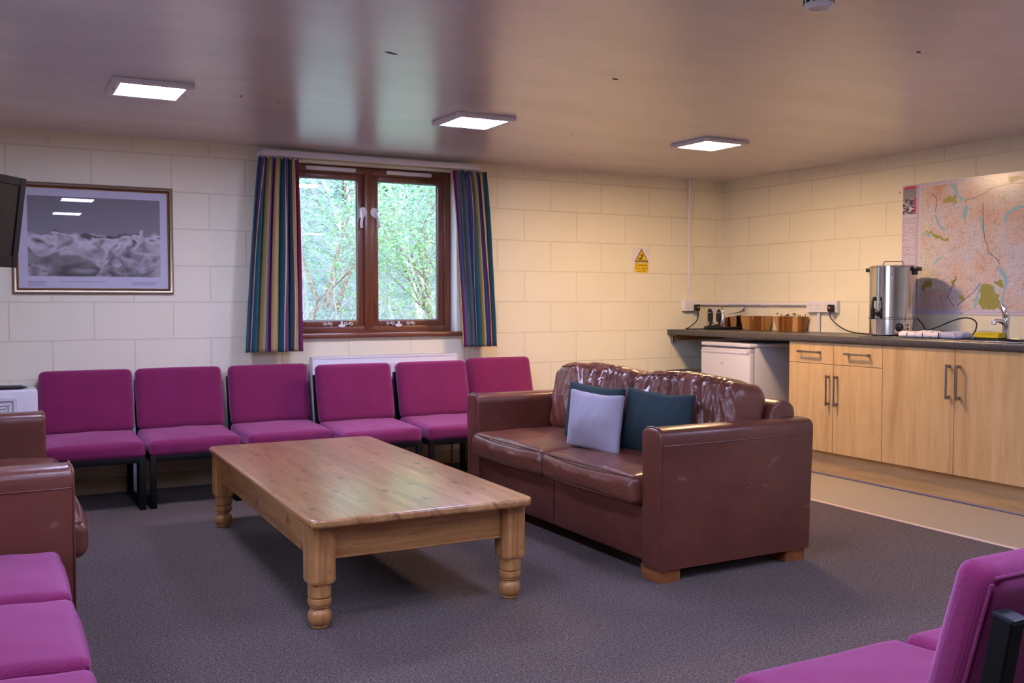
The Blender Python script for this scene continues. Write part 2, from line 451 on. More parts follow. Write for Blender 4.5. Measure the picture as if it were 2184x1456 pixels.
def curtain_mat():
    t = NT('striped_curtain')
    tc = t.n('ShaderNodeTexCoord'); sp = t.n('ShaderNodeSeparateXYZ'); t.l(tc.outputs['UV'], sp.inputs[0])
    teal = rgb(36, 92, 104); cream = rgb(226, 196, 170); red = rgb(150, 48, 74); pur = rgb(92, 84, 146); gold = rgb(186, 164, 108)
    blue = rgb(88, 96, 150); mag = rgb(160, 40, 96); dk = rgb(70, 52, 84); pink = rgb(222, 150, 150); slate = rgb(70, 96, 110)
    seq = [(teal, .05), (cream, .005), (red, .006), (pur, .022), (red, .006), (cream, .005), (teal, .052), (slate, .016), (red, .005), (cream, .006), (gold, .056), (blue, .016), (mag, .034), (blue, .02), (dk, .016), (pink, .005), (gold, .052), (slate, .03)]
    tot = sum(w for _, w in seq); x = 0; stops = []
    for c, w in seq: stops.append((x/tot, c)); x += w
    f = t.math('FRACT', t.math('DIVIDE', sp.outputs[0], tot))
    c = t.ramp(f, stops, 'CONSTANT')
    w = t.noise(t.coord('UV', scale=(1, 1, 1)), 900, 2)
    c = t.mix(1, c, t.ramp(w, [(.3, .86), (.7, 1.08)]), 'MULTIPLY')
    b = t.bsdf(c, .85, 0, t.bump(w, .2, .001), .2, sheen=.2)
    tl = t.n('ShaderNodeBsdfTranslucent'); t.l(c, tl.inputs[0])
    mx = t.n('ShaderNodeMixShader'); mx.inputs[0].default_value = .18
    t.l(t.b.outputs[0], mx.inputs[1]); t.l(tl.outputs[0], mx.inputs[2]); t.l(mx.outputs[0], t.out.inputs[0])
    return t.m
M['curtain'] = curtain_mat()

def snow_art():
    """plain black and white snowfield print"""
    t = NT('snowfield_print'); v = t.coord('Object')
    sp = t.n('ShaderNodeSeparateXYZ'); t.l(v, sp.inputs[0])
    z = sp.outputs[2]; x = sp.outputs[0]
    skyc = t.mix(t.math('MULTIPLY_ADD', z, 2.0, .5), rgb(160, 156, 166), rgb(118, 114, 126))
    cb = t.n('ShaderNodeCombineXYZ'); t.l(x, cb.inputs[0])
    hor = t.math('MULTIPLY_ADD', t.noise(cb.outputs[0], 5.5, 3), .22, -.085)
    m1 = t.ramp(t.math('SUBTRACT', hor, z), [(0, 0.0), (.006, 1.0)])
    st = t.coord('Object', scale=(1, 1, 1.9), rot=(0, .25, 0))
    g = t.noise(st, 5.0, 3, .45, 1.2)
    snow = t.ramp(g, [(.34, rgb(40, 36, 40)), (.45, rgb(96, 88, 94)), (.53, rgb(222, 218, 228)), (.66, rgb(140, 132, 140))])
    c = t.mix(m1, skyc, snow)
    hor2 = t.math('MULTIPLY_ADD', t.noise(cb.outputs[0], 9.0, 2), .16, -.13)
    m2 = t.ramp(t.math('SUBTRACT', hor2, z), [(0, 0.0), (.05, .6)])
    c = t.mix(m2, c, t.ramp(t.noise(st, 4, 4, .5, 2), [(.38, rgb(84, 76, 80)), (.6, rgb(190, 186, 196))]))
    return t.bsdf(c, .6)
M['art'] = snow_art()
M['mat_board'] = plain('mount_card', rgb(214, 210, 232), .7)
M['print_grey'] = plain('caption_ink', rgb(150, 146, 166), .7)

def map_mat():
    t = NT('map_ground'); v = t.coord('Object')
    big = t.noise(v, 4.5, 4, .55); mid = t.noise(v, 11, 6, .68, .5)
    c = t.ramp(big, [(.38, rgb(216, 210, 222)), (.52, rgb(222, 200, 196)), (.68, rgb(222, 176, 160))])
    c = t.mix(t.ramp(t.noise(v, 3.4, 5), [(.54, 0.0), (.68, .75)]), c, rgb(216, 218, 206))
    ct = t.math('FRACT', t.math('MULTIPLY', mid, 22))
    ln = t.ramp(ct, [(.0, 1.0), (.2, .6), (.4, 0.0)])
    c = t.mix(t.math('MULTIPLY', ln, .38), c, rgb(150, 104, 84))
    c = t.mix(t.ramp(t.noise(v, 15, 5, .7), [(.6, 0.0), (.68, .6)]), c, rgb(160, 154, 92))
    w = t.n('ShaderNodeVectorMath', operation='ADD'); nz = t.n('ShaderNodeTexNoise'); nz.inputs['Scale'].default_value = 16; nz.inputs['Detail'].default_value = 4
    t.l(v, nz.inputs['Vector']); sc = t.n('ShaderNodeVectorMath', operation='SCALE'); sc.inputs['Scale'].default_value = .12; t.l(nz.outputs['Color'], sc.inputs[0])
    t.l(v, w.inputs[0]); t.l(sc.outputs[0], w.inputs[1])
    rd = t.ramp(t.vor(w.outputs[0], 19, 'DISTANCE_TO_EDGE'), [(.012, 1.0), (.04, 0.0)])
    c = t.mix(t.math('MULTIPLY', rd, .3), c, rgb(104, 98, 112))
    sp = t.ramp(t.noise(v, 95, 4, .75), [(.56, 0.0), (.66, .55)])
    c = t.mix(sp, c, rgb(88, 72, 84))
    return t.bsdf(c, .22, 0, None, .5)
M['map'] = map_mat()
def gloss(name, col, r=.22): return plain(name, col, r, nz=.03, scale=60)
M['map_paper'] = gloss('map_paper', rgb(214, 202, 222))
M['map_lake'] = gloss('map_lake', rgb(150, 192, 210))
M['map_wood'] = plain('map_woodland', rgb(172, 168, 84), .25, nz=.18, scale=90)
M['map_road'] = gloss('map_road', rgb(96, 92, 100))
M['map_red'] = gloss('map_red', rgb(206, 70, 96))
M['map_grey'] = gloss('map_grey', rgb(150, 144, 156))
def photo_mat():
    t = NT('map_cover_photo'); v = t.coord('Object', scale=(1, 1, 2.2))
    c = t.ramp(t.noise(v, 28, 4), [(.35, rgb(40, 40, 62)), (.5, rgb(120, 118, 146)), (.62, rgb(226, 214, 206))])
    return t.bsdf(c, .22)
M['map_photo'] = photo_mat()

def towel_mat():
    t = NT('tea_towel'); v = t.coord('Object')
    sp = t.n('ShaderNodeSeparateXYZ'); t.l(v, sp.inputs[0])
    a = t.math('FRACT', t.math('DIVIDE', t.math('ADD', sp.outputs[1], 5), .05))
    b = t.math('FRACT', t.math('DIVIDE', t.math('ADD', sp.outputs[0], 5), .05))
    d = t.ramp(t.math('ABSOLUTE', t.math('SUBTRACT', a, .5)), [(.05, 1.0), (.07, 0.0)])
    w = t.noise(v, 500, 2)
    e = t.ramp(t.noise(v, 45, 2), [(.45, 0.0), (.5, 1.0)])
    c = t.mix(t.math('MULTIPLY', d, e), rgb(226, 218, 226), rgb(40, 38, 48))
    return t.bsdf(c, .9, 0, t.bump(w, .3, .001), .2)
M['towel'] = towel_mat()

def leaf_mat(name, c1, c2):
    t = NT(name); geo = t.n('ShaderNodeTexCoord')
    f = t.noise(geo.outputs['Object'], 3.2, 3, .7)
    c = t.ramp(f, [(.3, c1), (.7, c2)])
    d = t.n('ShaderNodeBsdfDiffuse'); t.l(c, d.inputs[0]); tl = t.n('ShaderNodeBsdfTranslucent'); t.l(c, tl.inputs[0])
    mx = t.n('ShaderNodeMixShader'); mx.inputs[0].default_value = .45
    t.l(d.outputs[0], mx.inputs[1]); t.l(tl.outputs[0], mx.inputs[2]); t.l(mx.outputs[0], t.out.inputs[0])
    return t.m
M['leaf1'] = leaf_mat('leaf_bright', rgb(104, 152, 84), rgb(176, 208, 140))
M['leaf2'] = leaf_mat('leaf_soft', rgb(112, 158, 124), rgb(186, 212, 180))
M['leaf3'] = leaf_mat('leaf_deep', rgb(62, 108, 78), rgb(128, 170, 124))
def bark_mat(name, a, b):
    t = NT(name); v = t.coord('Object', scale=(1, 1, .25)); f = t.noise(v, 30, 5)
    return t.bsdf(t.ramp(f, [(.35, a), (.65, b)]), .8, 0, t.bump(f, .4, .01), .3)
M['bark_pale'] = bark_mat('bark_pale', rgb(150, 138, 134), rgb(206, 196, 190))
M['bark_brown'] = bark_mat('bark_brown', rgb(104, 84, 72), rgb(158, 130, 112))
def hill_mat():
    t = NT('hillside'); v = t.coord('Object')
    a = t.noise(v, 7, 6, .7); b = t.noise(v, 34, 5, .75)
    c = t.ramp(a, [(.3, rgb(70, 86, 84)), (.46, rgb(150, 172, 148)), (.6, rgb(214, 212, 222)), (.75, rgb(150, 138, 152))])
    c = t.mix(.5, c, t.ramp(b, [(.36, rgb(52, 68, 66)), (.5, rgb(150, 172, 154)), (.64, rgb(232, 230, 238))]))
    return t.bsdf(c, .9, 0, t.bump(b, 1, .1), .1)
M['hill'] = hill_mat()
M['rock'] = plain('slate_rock', rgb(98, 106, 124), .7, nz=.25, scale=9)

# ------------------------------------------------------------------ setting
CEIL = 2.129; XL = -6.05; YR = -9.0
def wall_with_hole(mb, axis, a0, a1, z0, z1, h, t0, t1):
    """slab along axis ('x' or 'y'); hole h = (b0,b1,c0,c1) or None; thickness t0..t1"""
    def bx(p0, p1, q0, q1):
        if axis == 'x': mb.box(p0, p1, t0, t1, q0, q1)
        else: mb.box(t0, t1, p0, p1, q0, q1)
    if not h: bx(a0, a1, z0, z1); return
    b0, b1, c0, c1 = h
    bx(a0, b0, z0, z1); bx(b1, a1, z0, z1); bx(b0, b1, z0, c0); bx(b0, b1, c1, z1)
WX0, WX1, WZ0, WZ1 = -3.69, -2.455, .93, 2.06
m = MB(); wall_with_hole(m, 'x', XL-.25, .25, -.1, CEIL, (WX0, WX1, WZ0, WZ1), 0, .26)
struct(m.build('wall_back', M['wall_back']))
m = MB(); m.box(0, .25, YR-.25, 0, -.1, CEIL)
struct(m.build('wall_right', M['wall_right']))
LY0, LY1, LZ0, LZ1 = -4.35, -2.75, .93, 2.04
m = MB(); wall_with_hole(m, 'y', YR-.25, 0, -.1, CEIL, (LY0, LY1, LZ0, LZ1), XL-.25, XL)
struct(m.build('wall_left', M['wall_right']))
m = MB(); m.box(XL, 0, YR-.25, YR, -.1, CEIL)
struct(m.build('wall_rear', M['wall_back']))
m = MB(); m.box(XL-.25, .25, YR-.25, .26, CEIL, CEIL+.2)
ceil = struct(m.build('ceiling', M['ceiling']))
m = MB()
for (x, y, r, q) in ((-3.966, -2.6, .03, .28), (-2.143, -3.606, .016, .4), (-4.3, -1.5, .007, .7), (-4.1, -1.42, .006, .7), (-3.52, -1.05, .006, .8), (-2.33, -1.33, .007, .8), (-2.93, -2.65, .018, .5)):
    m.lathe([(0, -.0012), (r, -.0012), (r*1.02, 0)], 10, (0, 0, 0), Matrix.Translation((x, y, CEIL)) @ Matrix.Rotation(.3, 4, 'Z') @ Matrix.Diagonal((1, q, 1, 1)))
m.build('paint_chip', plain('chipped_paint', rgb(96, 74, 58), .8), ceil)
XV = -1.2193
m = MB(); m.box(XL-.25, XV, YR-.25, .1, -.1, 0)
struct(m.build('floor', M['carpet']))
m = MB(); m.box(XV, .1, YR-.25, .1, -.1, -.001)
struct(m.build('floor_vinyl', M['vinyl']))
m = MB(); m.box(XV-.012, XV+.01, YR, -.02, -.002, .004, .0015, 1)
struct(m.build('trim_1', M['strip']))
m = MB()
m.prism([(0, 0), (-.02, 0), (-.02, .078), (-.012, .093), (0, .093)], XL, -.6, 'x')
struct(m.build('baseboard_back', M['skirt']))
m = MB()
m.prism([(XL, 0), (XL+.02, 0), (XL+.02, .078), (XL+.012, .093), (XL, .093)], YR, -.02, 'y')
struct(m.build('baseboard_left', M['skirt']))

# window in the back wall
def empty_struct(name, loc=(0, 0, 0)):
    o = bpy.data.objects.new(name, None); COL.objects.link(o); o.location = loc; return struct(o)
win = empty_struct('window_1')
FY0, FY1 = .10, .165
m = MB(); fw = .052
m.box(WX0, WX0+fw, FY0, FY1, WZ0, WZ1, .004); m.box(WX1-fw, WX1, FY0, FY1, WZ0, WZ1, .004)
MUL = -3.075
m.box(MUL-.03, MUL+.03, FY0-.006, FY1, WZ0+.02, WZ1-.02, .006)
m.build('window_frame', M['mahogany'], win)
m = MB()
m.box(WX0+fw, WX1-fw, FY0, FY1, WZ0, WZ0+.045, .004); m.box(WX0+fw, WX1-fw, FY0, FY1, WZ1-.052, WZ1, .004)
m.build('window_rail', M['mahogany_x'], win)
def sash(x0, x1, inner):
    z0, z1 = WZ0+.042, WZ1-.05
    m = MB(); w = .046
    m.box(x0, x0+w, FY0+.012, FY1-.004, z0, z1, .004); m.box(x1-w, x1, FY0+.012, FY1-.004, z0, z1, .004)
    m.box(x0+w, x1-w, FY0+.012, FY1-.004, z0, z0+.042, .004); m.box(x0+w, x1-w, FY0+.012, FY1-.004, z1-.038, z1, .004)
    sh = m.build('sash', M['mahogany'], win)
    m = MB(); m.box(x0+w, x1-w, FY0+.036, FY0+.040, z0+.042, z1-.038)
    m.build('glass_pane', M['glass'], sh)
    m = MB(); g = .006
    gx0, gx1, gz0, gz1 = x0+w, x1-w, z0+.042, z1-.038
    for a in ((gx0, gx0+g, gz0, gz1), (gx1-g, gx1, gz0, gz1), (gx0, gx1, gz0, gz0+g), (gx0, gx1, gz1-g, gz1)): m.box(a[0], a[1], FY0+.03, FY0+.036, a[2], a[3])
    m.build('glazing_bead', plain('pale_bead', rgb(150, 170, 176), .4), sh)
    # handle with curved lever near the mullion
    hx = x1-.022 if inner > 0 else x0+.022
    s = inner
    m = MB()
    m.box(hx-.011, hx+.011, FY0-.004, FY0+.012, 1.715, 1.785, .004)
    m.lathe([(0, 0), (.03, 0), (.034, .006), (.03, .014), (0, .015)], 20, (0, 0, 0), Matrix.Translation((hx+s*.014, FY0+.006, 1.755)) @ Matrix.Rotation(PI/2, 4, 'X') @ Matrix.Diagonal((.75, 1, 1, 1)))
    m.tube(spline([(hx, FY0-.012, 1.75), (hx-s*.004, FY0-.03, 1.72), (hx-s*.012, FY0-.035, 1.68), (hx-s*.010, FY0-.034, 1.645)], 5), .009, 8)
    m.build('window_handle', M['white_pl'], sh)
    for dx in ((.2, .37, .46) if inner > 0 else (.125, .20, .285)):
        pass
    return sh
sashL = sash(WX0+fw-.004, MUL-.028, 1)
sashR = sash(MUL+.028, WX1-fw+.004, -1)
def stay(x, par):
    m = MB()
    y = FY0-.002; z = .993
    for s_ in (-.02, .02):
        m.lathe([(.006, 0), (.011, 0), (.011, .006), (.006, .006), (.006, 0)], 14, (0, 0, 0), Matrix.Translation((x+s_, y+.008, z)) @ Matrix.Rotation(PI/2, 4, 'X'))
    m.box(x-.013, x+.013, y+.002, y+.008, z-.004, z+.002, .001)
    m.box(x+.003, x+.008, y+.0, y+.006, z, z+.014, .001)
    m.build('stay_peg', M['white_pl'], par)
def catch(x, par):
    m = MB(); y = FY0
    m.lathe([(0, 0), (.024, 0), (.026, .006), (.02, .014), (0, .016)], 18, (0, 0, 0), Matrix.Translation((x, y+.004, .978)) @ Matrix.Rotation(PI/2, 4, 'X') @ Matrix.Diagonal((1, .5, 1, 1)))
    m.box(x-.005, x+.005, y-.012, y+.008, .978, 1.008, .002)
    m.build('window_catch', M['white_pl'], par)
for x in (-3.367, -3.222): stay(x, sashL)
for x in (-2.918, -2.766): stay(x, sashR)
catch(-3.271, sashL); catch(-2.858, sashR)
for (a, b) in ((-3.515, -3.165), (-2.945, -2.605)):
    m = MB(); m.box(a, b, FY0-.014, FY0, 2.019, 2.046, .008, 3); m.box(a+.12, a+.135, FY0-.016, FY0-.012, 2.026, 2.04, .001)
    m.build('trickle_vent', M['white_pl'], win)
m = MB(); m.box(WX0-.03, WX1+.055, -.035, FY0+.01, .902, .932, .008, 3)
m.build('window_sill', M['mahogany_x'], win)
m = MB()
m.box(WX1-.001, WX1+.0, .0, FY0, WZ0, WZ1)
m.box(WX0, WX0+.001, .0, FY0, WZ0, WZ1)
m.build('reveal_lining', M['reveal'], win)
# window in the left wall, behind the photographer's left shoulder
w2 = empty_struct('window_2')
m = MB()
for (a, b) in ((LY0, LY0+.05), (LY1-.05, LY1), ((LY0+LY1)/2-.03, (LY0+LY1)/2+.03)): m.box(XL-.17, XL-.1, a, b, LZ0, LZ1, .004)
for (a, b) in ((LZ0, LZ0+.05), (LZ1-.05, LZ1)): m.box(XL-.168, XL-.102, LY0+.05, LY1-.05, a, b, .004)
m.build('window_frame', M['mahogany'], w2)
for (a, b) in ((LY0+.05, (LY0+LY1)/2-.03), ((LY0+LY1)/2+.03, LY1-.05)):
    m = MB(); m.box(XL-.137, XL-.133, a, b, LZ0+.05, LZ1-.05); m.build('glass_pane', M['glass'], w2)
m = MB(); m.box(XL-.11, XL+.03, LY0-.03, LY1+.03, LZ0-.03, LZ0, .006); m.build('window_sill', M['mahogany_x'], w2)

# ------------------------------------------------------------------ curtains and rail
def curtain(name, label, xt, xb, zt, zb, yc, nf, ph, flat, seed):
    bm = bmesh.new(); uvl = bm.loops.layers.uv.new('UVMap')
    NU, NV = 220, 46
    rnd = random.Random(seed)
    wid = [rnd.uniform(.6, 1.5) for _ in range(nf)]; tot = sum(wid)
    cum = [0]
    for w_ in wid: cum.append(cum[-1]+w_/tot)
    am = [rnd.uniform(.65, 1.25) for _ in range(nf)]
    def fold(u):
        for i in range(nf):
            if u <= cum[i+1]+1e-9: return i, (u-cum[i])/(cum[i+1]-cum[i])
        return nf-1, 1
    P = [[None]*(NU+1) for _ in range(NV+1)]
    for j in range(NV+1):
        v = j/NV
        e = v**.75
        x0 = xt[0]+(xb[0]-xt[0])*e; x1 = xt[1]+(xb[1]-xt[1])*e
        for i in range(NU+1):
            u = i/NU; k, f = fold(u)
            drift = .018*noise.noise(Vector((u*5, v*1.6, seed)))
            uu = u+drift*math.sin(PI*u)*v
            amp = (.016+.014*min(1, v*3))*am[k]*(1-.25*v)
            y = yc-amp*math.cos(2*PI*f)-.006*noise.noise(Vector((u*9, v*3, seed+5)))
            sl = .35*(x1-x0)/nf*math.sin(2*PI*f)*.35
            x = x0+(x1-x0)*uu+sl*(.5+.5*v)
            if v < .045: y += .012*math.sin(u*nf*2*PI*2.3)*(1-v/.045)*.6
            z = zt+(zb-zt)*v+(.004*noise.noise(Vector((u*7, seed, 1))) if j in (0, NV) else 0)
            P[j][i] = bm.verts.new((x, y, z))
    for j in range(NV):
        for i in range(NU):
            f = bm.faces.new((P[j][i], P[j+1][i], P[j+1][i+1], P[j][i+1]))
            for lp, (a, b) in zip(f.loops, ((i, j), (i, j+1), (i+1, j+1), (i+1, j))):
                v = b/NV
                lp[uvl].uv = (flat*(a/NU)+.05*noise.noise(Vector((a/NU*3, v*1.2, seed+9)))*(1-v)+ph, 1.25*(1-v))
    me = bpy.data.meshes.new(name); bm.to_mesh(me); bm.free(); me.materials.append(M['curtain'])
    me.polygons.foreach_set('use_smooth', [True]*len(me.polygons))
    o = bpy.data.objects.new(name, me); COL.objects.link(o)
    md = o.modifiers.new('cloth', 'SOLIDIFY'); md.thickness = .003; md.offset = 0
    return tag(o, label, 'curtain', 'striped curtains at the window')
curtain('curtain', 'wide striped teal gold and magenta curtain beside the framed picture', (-3.872, -3.622), (-3.97, -3.603), 2.054, .825, -.10, 6, .02, .64, 3)
curtain('curtain', 'narrow striped curtain on the window side nearer the yellow caution sign', (-2.55, -2.278), (-2.462, -2.197), 2.054, .826, -.10, 6, .2, .62, 11)
rl = thing('curtain_rail', 'white curtain rail with flat fascia above the window', 'curtain rail', (0, 0, 0))
m = MB(); m.box(-3.865, -2.318, -.125, -.115, 2.062, 2.101, .003)
m.box(-3.865, -3.858, -.125, -.0, 2.062, 2.101, .002); m.box(-2.325, -2.318, -.125, -.0, 2.062, 2.101, .002)
m.build('fascia', M['white'], rl)
m = MB(); m.box(-3.85, -2.33, -.108, -.09, 2.066, 2.086, .003)
for i in range(26):
    x = -3.85+.018*i if i < 13 else -2.53+.018*(i-13)
    m.box(x-.003, x+.003, -.103, -.097, 2.046, 2.068)
m.build('track', M['white_pl'], rl)
m = MB(); m.box(-3.73, -2.40, -.028, 0, 2.062, 2.115, .004); m.build('batten', plain('cream_batten', rgb(214, 200, 164), .5), rl)

# ------------------------------------------------------------------ ceiling lights and detector
def panel(loc, mat, label):
    t = thing('ceiling_light', label, 'ceiling light', loc, 0, 'square ceiling light panels')
    m = MB(); a, b = .172, .136
    for (x0, x1, y0, y1) in ((-a, a, b, a), (-a, a, -a, -b), (-a, -b, -b, b), (b, a, -b, b)): m.box(x0, x1, y0, y1, -.022, 0, .003, 1)
    m.build('frame', M['panel_trim'], t)
    m = MB(); m.box(-b, b, -b, b, -.0205, -.004); m.build('diffuser', mat, t)
    for sx in (-1, 1):
        m = MB(); m.lathe([(0, -.003), (.004, -.002), (.005, 0)], 8, (sx*(a+b)/2, 0, -.022)); m.build('screw', M['chrome'], t)
    return t
YP = -1.49
panel((-4.715, YP, CEIL), M['led_cool'], 'square cool white ceiling panel between the television and the framed picture')
panel((-3.055, YP, CEIL), M['led_cool'], 'square cool white ceiling panel in front of the window, middle one')
panel((-1.425, YP, CEIL), M['led_warm'], 'square warm white ceiling panel nearest the kitchen corner')
HID = 'square ceiling panel farther back in the room, seen only in reflections'
for (x, y, mt) in ((-4.60, -3.95, 'led_cool'), (-4.58, -5.6, 'led_cool'), (-1.30, -4.85, 'led_cool'), (-2.9, -4.85, 'led_cool'), (-1.2, -7.2, 'led_cool')):
    panel((x, y, CEIL), M[mt], HID)
sd = thing('smoke_detector', 'white round smoke detector with dark slots on the ceiling', 'smoke detector', (-3.045, -3.955, CEIL))
m = MB(); m.lathe([(0, 0), (.052, 0), (.052, -.014), (.048, -.02), (.046, -.036), (.036, -.045), (.034, -.049), (.03, -.049), (.029, -.046), (0, -.045)], 36); m.build('housing', M['white_pl'], sd)
m = MB()
for k in range(12):
    a = 2*PI*k/12
    m.box(.0435, .0478, -.0075, .0075, -.035, -.022, 0, 1, Matrix.Rotation(a, 4, 'Z'))
m.build('vent_slots', M['black_pl'], sd)

# ------------------------------------------------------------------ picture
PX0, PX1, PZ0, PZ1 = -5.256, -4.378, 1.191, 1.833
pc = thing('framed_picture', 'black and white snow landscape print in wide champagne frame on block wall', 'picture', ((PX0+PX1)/2, 0, (PZ0+PZ1)/2))
hw, hh = (PX1-PX0)/2, (PZ1-PZ0)/2
def ring(mb, w0, h0, w1, h1, y0, y1):
    """frame between outer half sizes w0,h0 and inner w1,h1, front face sloping from y0 (outer) to y1 (inner)"""
    O = [(-w0, -h0), (w0, -h0), (w0, h0), (-w0, h0)]; I = [(-w1, -h1), (w1, -h1), (w1, h1), (-w1, h1)]
    bm = mb.bm
    vo = [bm.verts.new((x, y0, z)) for x, z in O]; vi = [bm.verts.new((x, y1, z)) for x, z in I]
    bo = [bm.verts.new((x, 0, z)) for x, z in O]; bi = [bm.verts.new((x, 0, z)) for x, z in I]
    for k in range(4):
        j = (k+1) % 4
        bm.faces.new((vo[k], vo[j], vi[j], vi[k])); bm.faces.new((bo[j], bo[k], bi[k], bi[j]))
        bm.faces.new((bo[k], bo[j], vo[j], vo[k])); bm.faces.new((bi[j], bi[k], vi[k], vi[j]))
m = MB(); ring(m, hw, hh, hw-.009, hh-.009, -.016, -.026); ring(m, hw-.009, hh-.009, hw-.019, hh-.019, -.026, -.022); ring(m, hw-.019, hh-.019, hw-.025, hh-.025, -.015, -.02)
fr = m.build('frame', M['frame_metal'], pc)
m = MB(); ring(m, hw-.025, hh-.025, hw-.032, hh-.032, -.02, -.012); m.build('gilt_lip', M['frame_gold'], pc)
m = MB(); m.box(-hw+.028, hw-.028, -.008, -.004, -hh+.028, hh-.028); m.build('mount', M['mat_board'], pc)
aw, ah = .3615, .2315
m = MB(); m.box(-aw, aw, -.0092, -.008, -ah, ah)
m.build('print', M['art'], pc, loc=(.003, 0, .012))
m = MB(); rr = random.Random(4)
for (x0, x1, rows) in ((-.362, -.26, 4), (-.19, .06, 1), (.2, .363, 3)):
    for k in range(rows): m.box(x0, x1-rr.uniform(0, .03), -.0088, -.008, -.252-k*.008, -.249-k*.008)
m.build('caption_text', M['print_grey'], pc)
m = MB(); m.box(-hw+.03, hw-.03, -.0125, -.0105, -hh+.03, hh-.03); m.build('glazing', M['pic_glass'], pc)

# ------------------------------------------------------------------ television
tv = thing('television', 'black flat screen television jutting in beside the framed picture', 'television', (-5.251, -1.30, 1.5))
d = Vector((.58, .815, 0)).normalized(); nrm = Vector((d.y, -d.x, 0))
tilt = math.radians(8)
Rm = Matrix((( -d.x, -nrm.x, 0), (-d.y, -nrm.y, 0), (0, 0, 1))).to_4x4()  # local x away along -d, local -y = face normal
tv.matrix_world = Matrix.Translation((-5.251, -1.30, 1.5)) @ Rm @ Matrix.Rotation(-tilt, 4, 'X') if False else Matrix.Identity(4)
import mathutils
zrot = math.atan2(-d.y, -d.x)
# local frame: x runs from the visible end to the hidden end, face looks along +y after rotation
ax = -d
yv = Vector((0, 0, 1)).cross(ax)      # right handed: x=ax, y=z cross x
face = 1 if yv.dot(nrm) > 0 else -1
tv.matrix_world = Matrix.Translation((-5.251, -1.30, 1.5)) @ Matrix.Rotation(zrot, 4, 'Z') @ Matrix.Rotation(-tilt*face, 4, 'X')
W, H = .76, .202
m = MB(); m.box(0, W, -.03*face, 0, -H, H, .006); m.build('casing', M['black_pl'], tv)
m = MB(); b_ = .04
for (x0, x1, z0, z1) in ((0, b_, -H, H), (W-b_, W, -H, H), (b_, W-b_, H-.036, H), (b_, W-b_, -H, -H+.05)):
    m.box(x0, x1, min(0, .01*face), max(0, .01*face), z0, z1, .003, 1)
m.build('bezel', M['tv_case'], tv)
m = MB(); m.box(b_, W-b_, min(0, .004*face), max(0, .004*face), -H+.05, H-.036); m.build('screen', M['screen'], tv)
m = MB(); m.box(.25, .5, min(-.03*face, -.05*face), max(-.03*face, -.05*face), -.1, .1, .004)
m.tube([(.38, -.05*face, 0), (.42, -.30*face, 0), (.40, -.66*face, -.09)], .018, 8)
m.build('wall_bracket', M['black_metal'], tv)

# ------------------------------------------------------------------ radiator, heater, trunking
rd = thing('radiator', 'white panel radiator below the window behind the magenta chairs', 'radiator', (-3.03, -.085, 0))
m = MB(); m.box(-.51, .51, -.045, -.033, .17, .77, .004)
for i in range(32):
    x = -.48+i*.031
    m.box(x, x+.018, -.051, -.044, .2, .735, .003, 1)
m.box(-.51, .51, .02, .03, .17, .77, .004)
m.build('panel', M['white'], rd)
m = MB(); m.box(-.515, .515, -.047, .033, .768, .784, .003)
for sx in (-1, 1): m.box(sx*.513-.004, sx*.513+.004, -.047, .033, .16, .775, .002)
m.build('casing', M['white'], rd)
m = MB()
for i in range(40): m.box(-.49+i*.025, -.478+i*.025, -.03, .018, .7835, .7848)
m.build('top_grille', plain('grille_shadow_slot', rgb(120, 118, 124), .5), rd)
PIPE = plain('painted_pipe', rgb(170, 140, 100), .4)
for x in (-.49, .49):
    m = MB(); m.tube([(x, -.01, .001), (x, -.01, .2)], .009, 8); m.build('pipe', PIPE, rd)
    m = MB(); m.box(x-.02, x+.02, .03, .084, .3, .33); m.build('wall_bracket', M['white'], rd)

ht = thing('storage_heater', 'white heater casing with moulded front panel, in the corner under the television', 'heater', (-5.45, 0, 0))
m = MB(); m.box(-.31, .303, -.21, -.024, .06, .655, .012, 3); m.box(-.29, .285, -.19, -.03, 0, .06); m.build('casing', M['white'], ht)
m = MB()
for (o_, w_) in ((0, .022), (.032, .014), (.055, .008)):
    x0, x1, z0, z1 = -.25+o_, .2-o_, .15+o_, .615-o_
    for a in ((x0, x1, z1-w_, z1), (x0, x1, z0, z0+w_), (x0, x0+w_, z0+w_, z1-w_), (x1-w_, x1, z0+w_, z1-w_)): m.box(a[0], a[1], -.21-.012+o_*.1, -.208, a[2], a[3], .003, 1)
m.build('panel_moulding', M['white'], ht)
m = MB(); m.box(-.18, .13, -.214, -.209, .22, .545); m.build('inner_panel', M['white_pl'], ht)
m = MB(); m.box(.095, .118, -.2152, -.2138, .522, .535); m.build('label_sticker', M['print_grey'], ht)
m = MB(); m.prism([(-.35, 0), (.16, -.002), (.205, .008), (.17, .019), (-.1, .022), (-.35, .018)], -.02, .05, 'y', .004, 2)
o = m.build('tray', M['black_pl'], None, loc=(-5.40, -.16, .6565)); tag(o, 'flat black plastic tray lying on top of the white heater', 'tray')

tk = thing('wall_trunking', 'white vertical pipe boxing low on the wall between the magenta chairs', 'trunking', (-4.612, -.03, 0))
m = MB(); m.box(-.02, .02, -.018, .009, 0, .40, .003); m.build('cover', M['white'], tk)
m = MB(); m.box(-.022, .022, -.02, .009, .395, .405, .002); m.build('end_cap', M['white_pl'], tk)

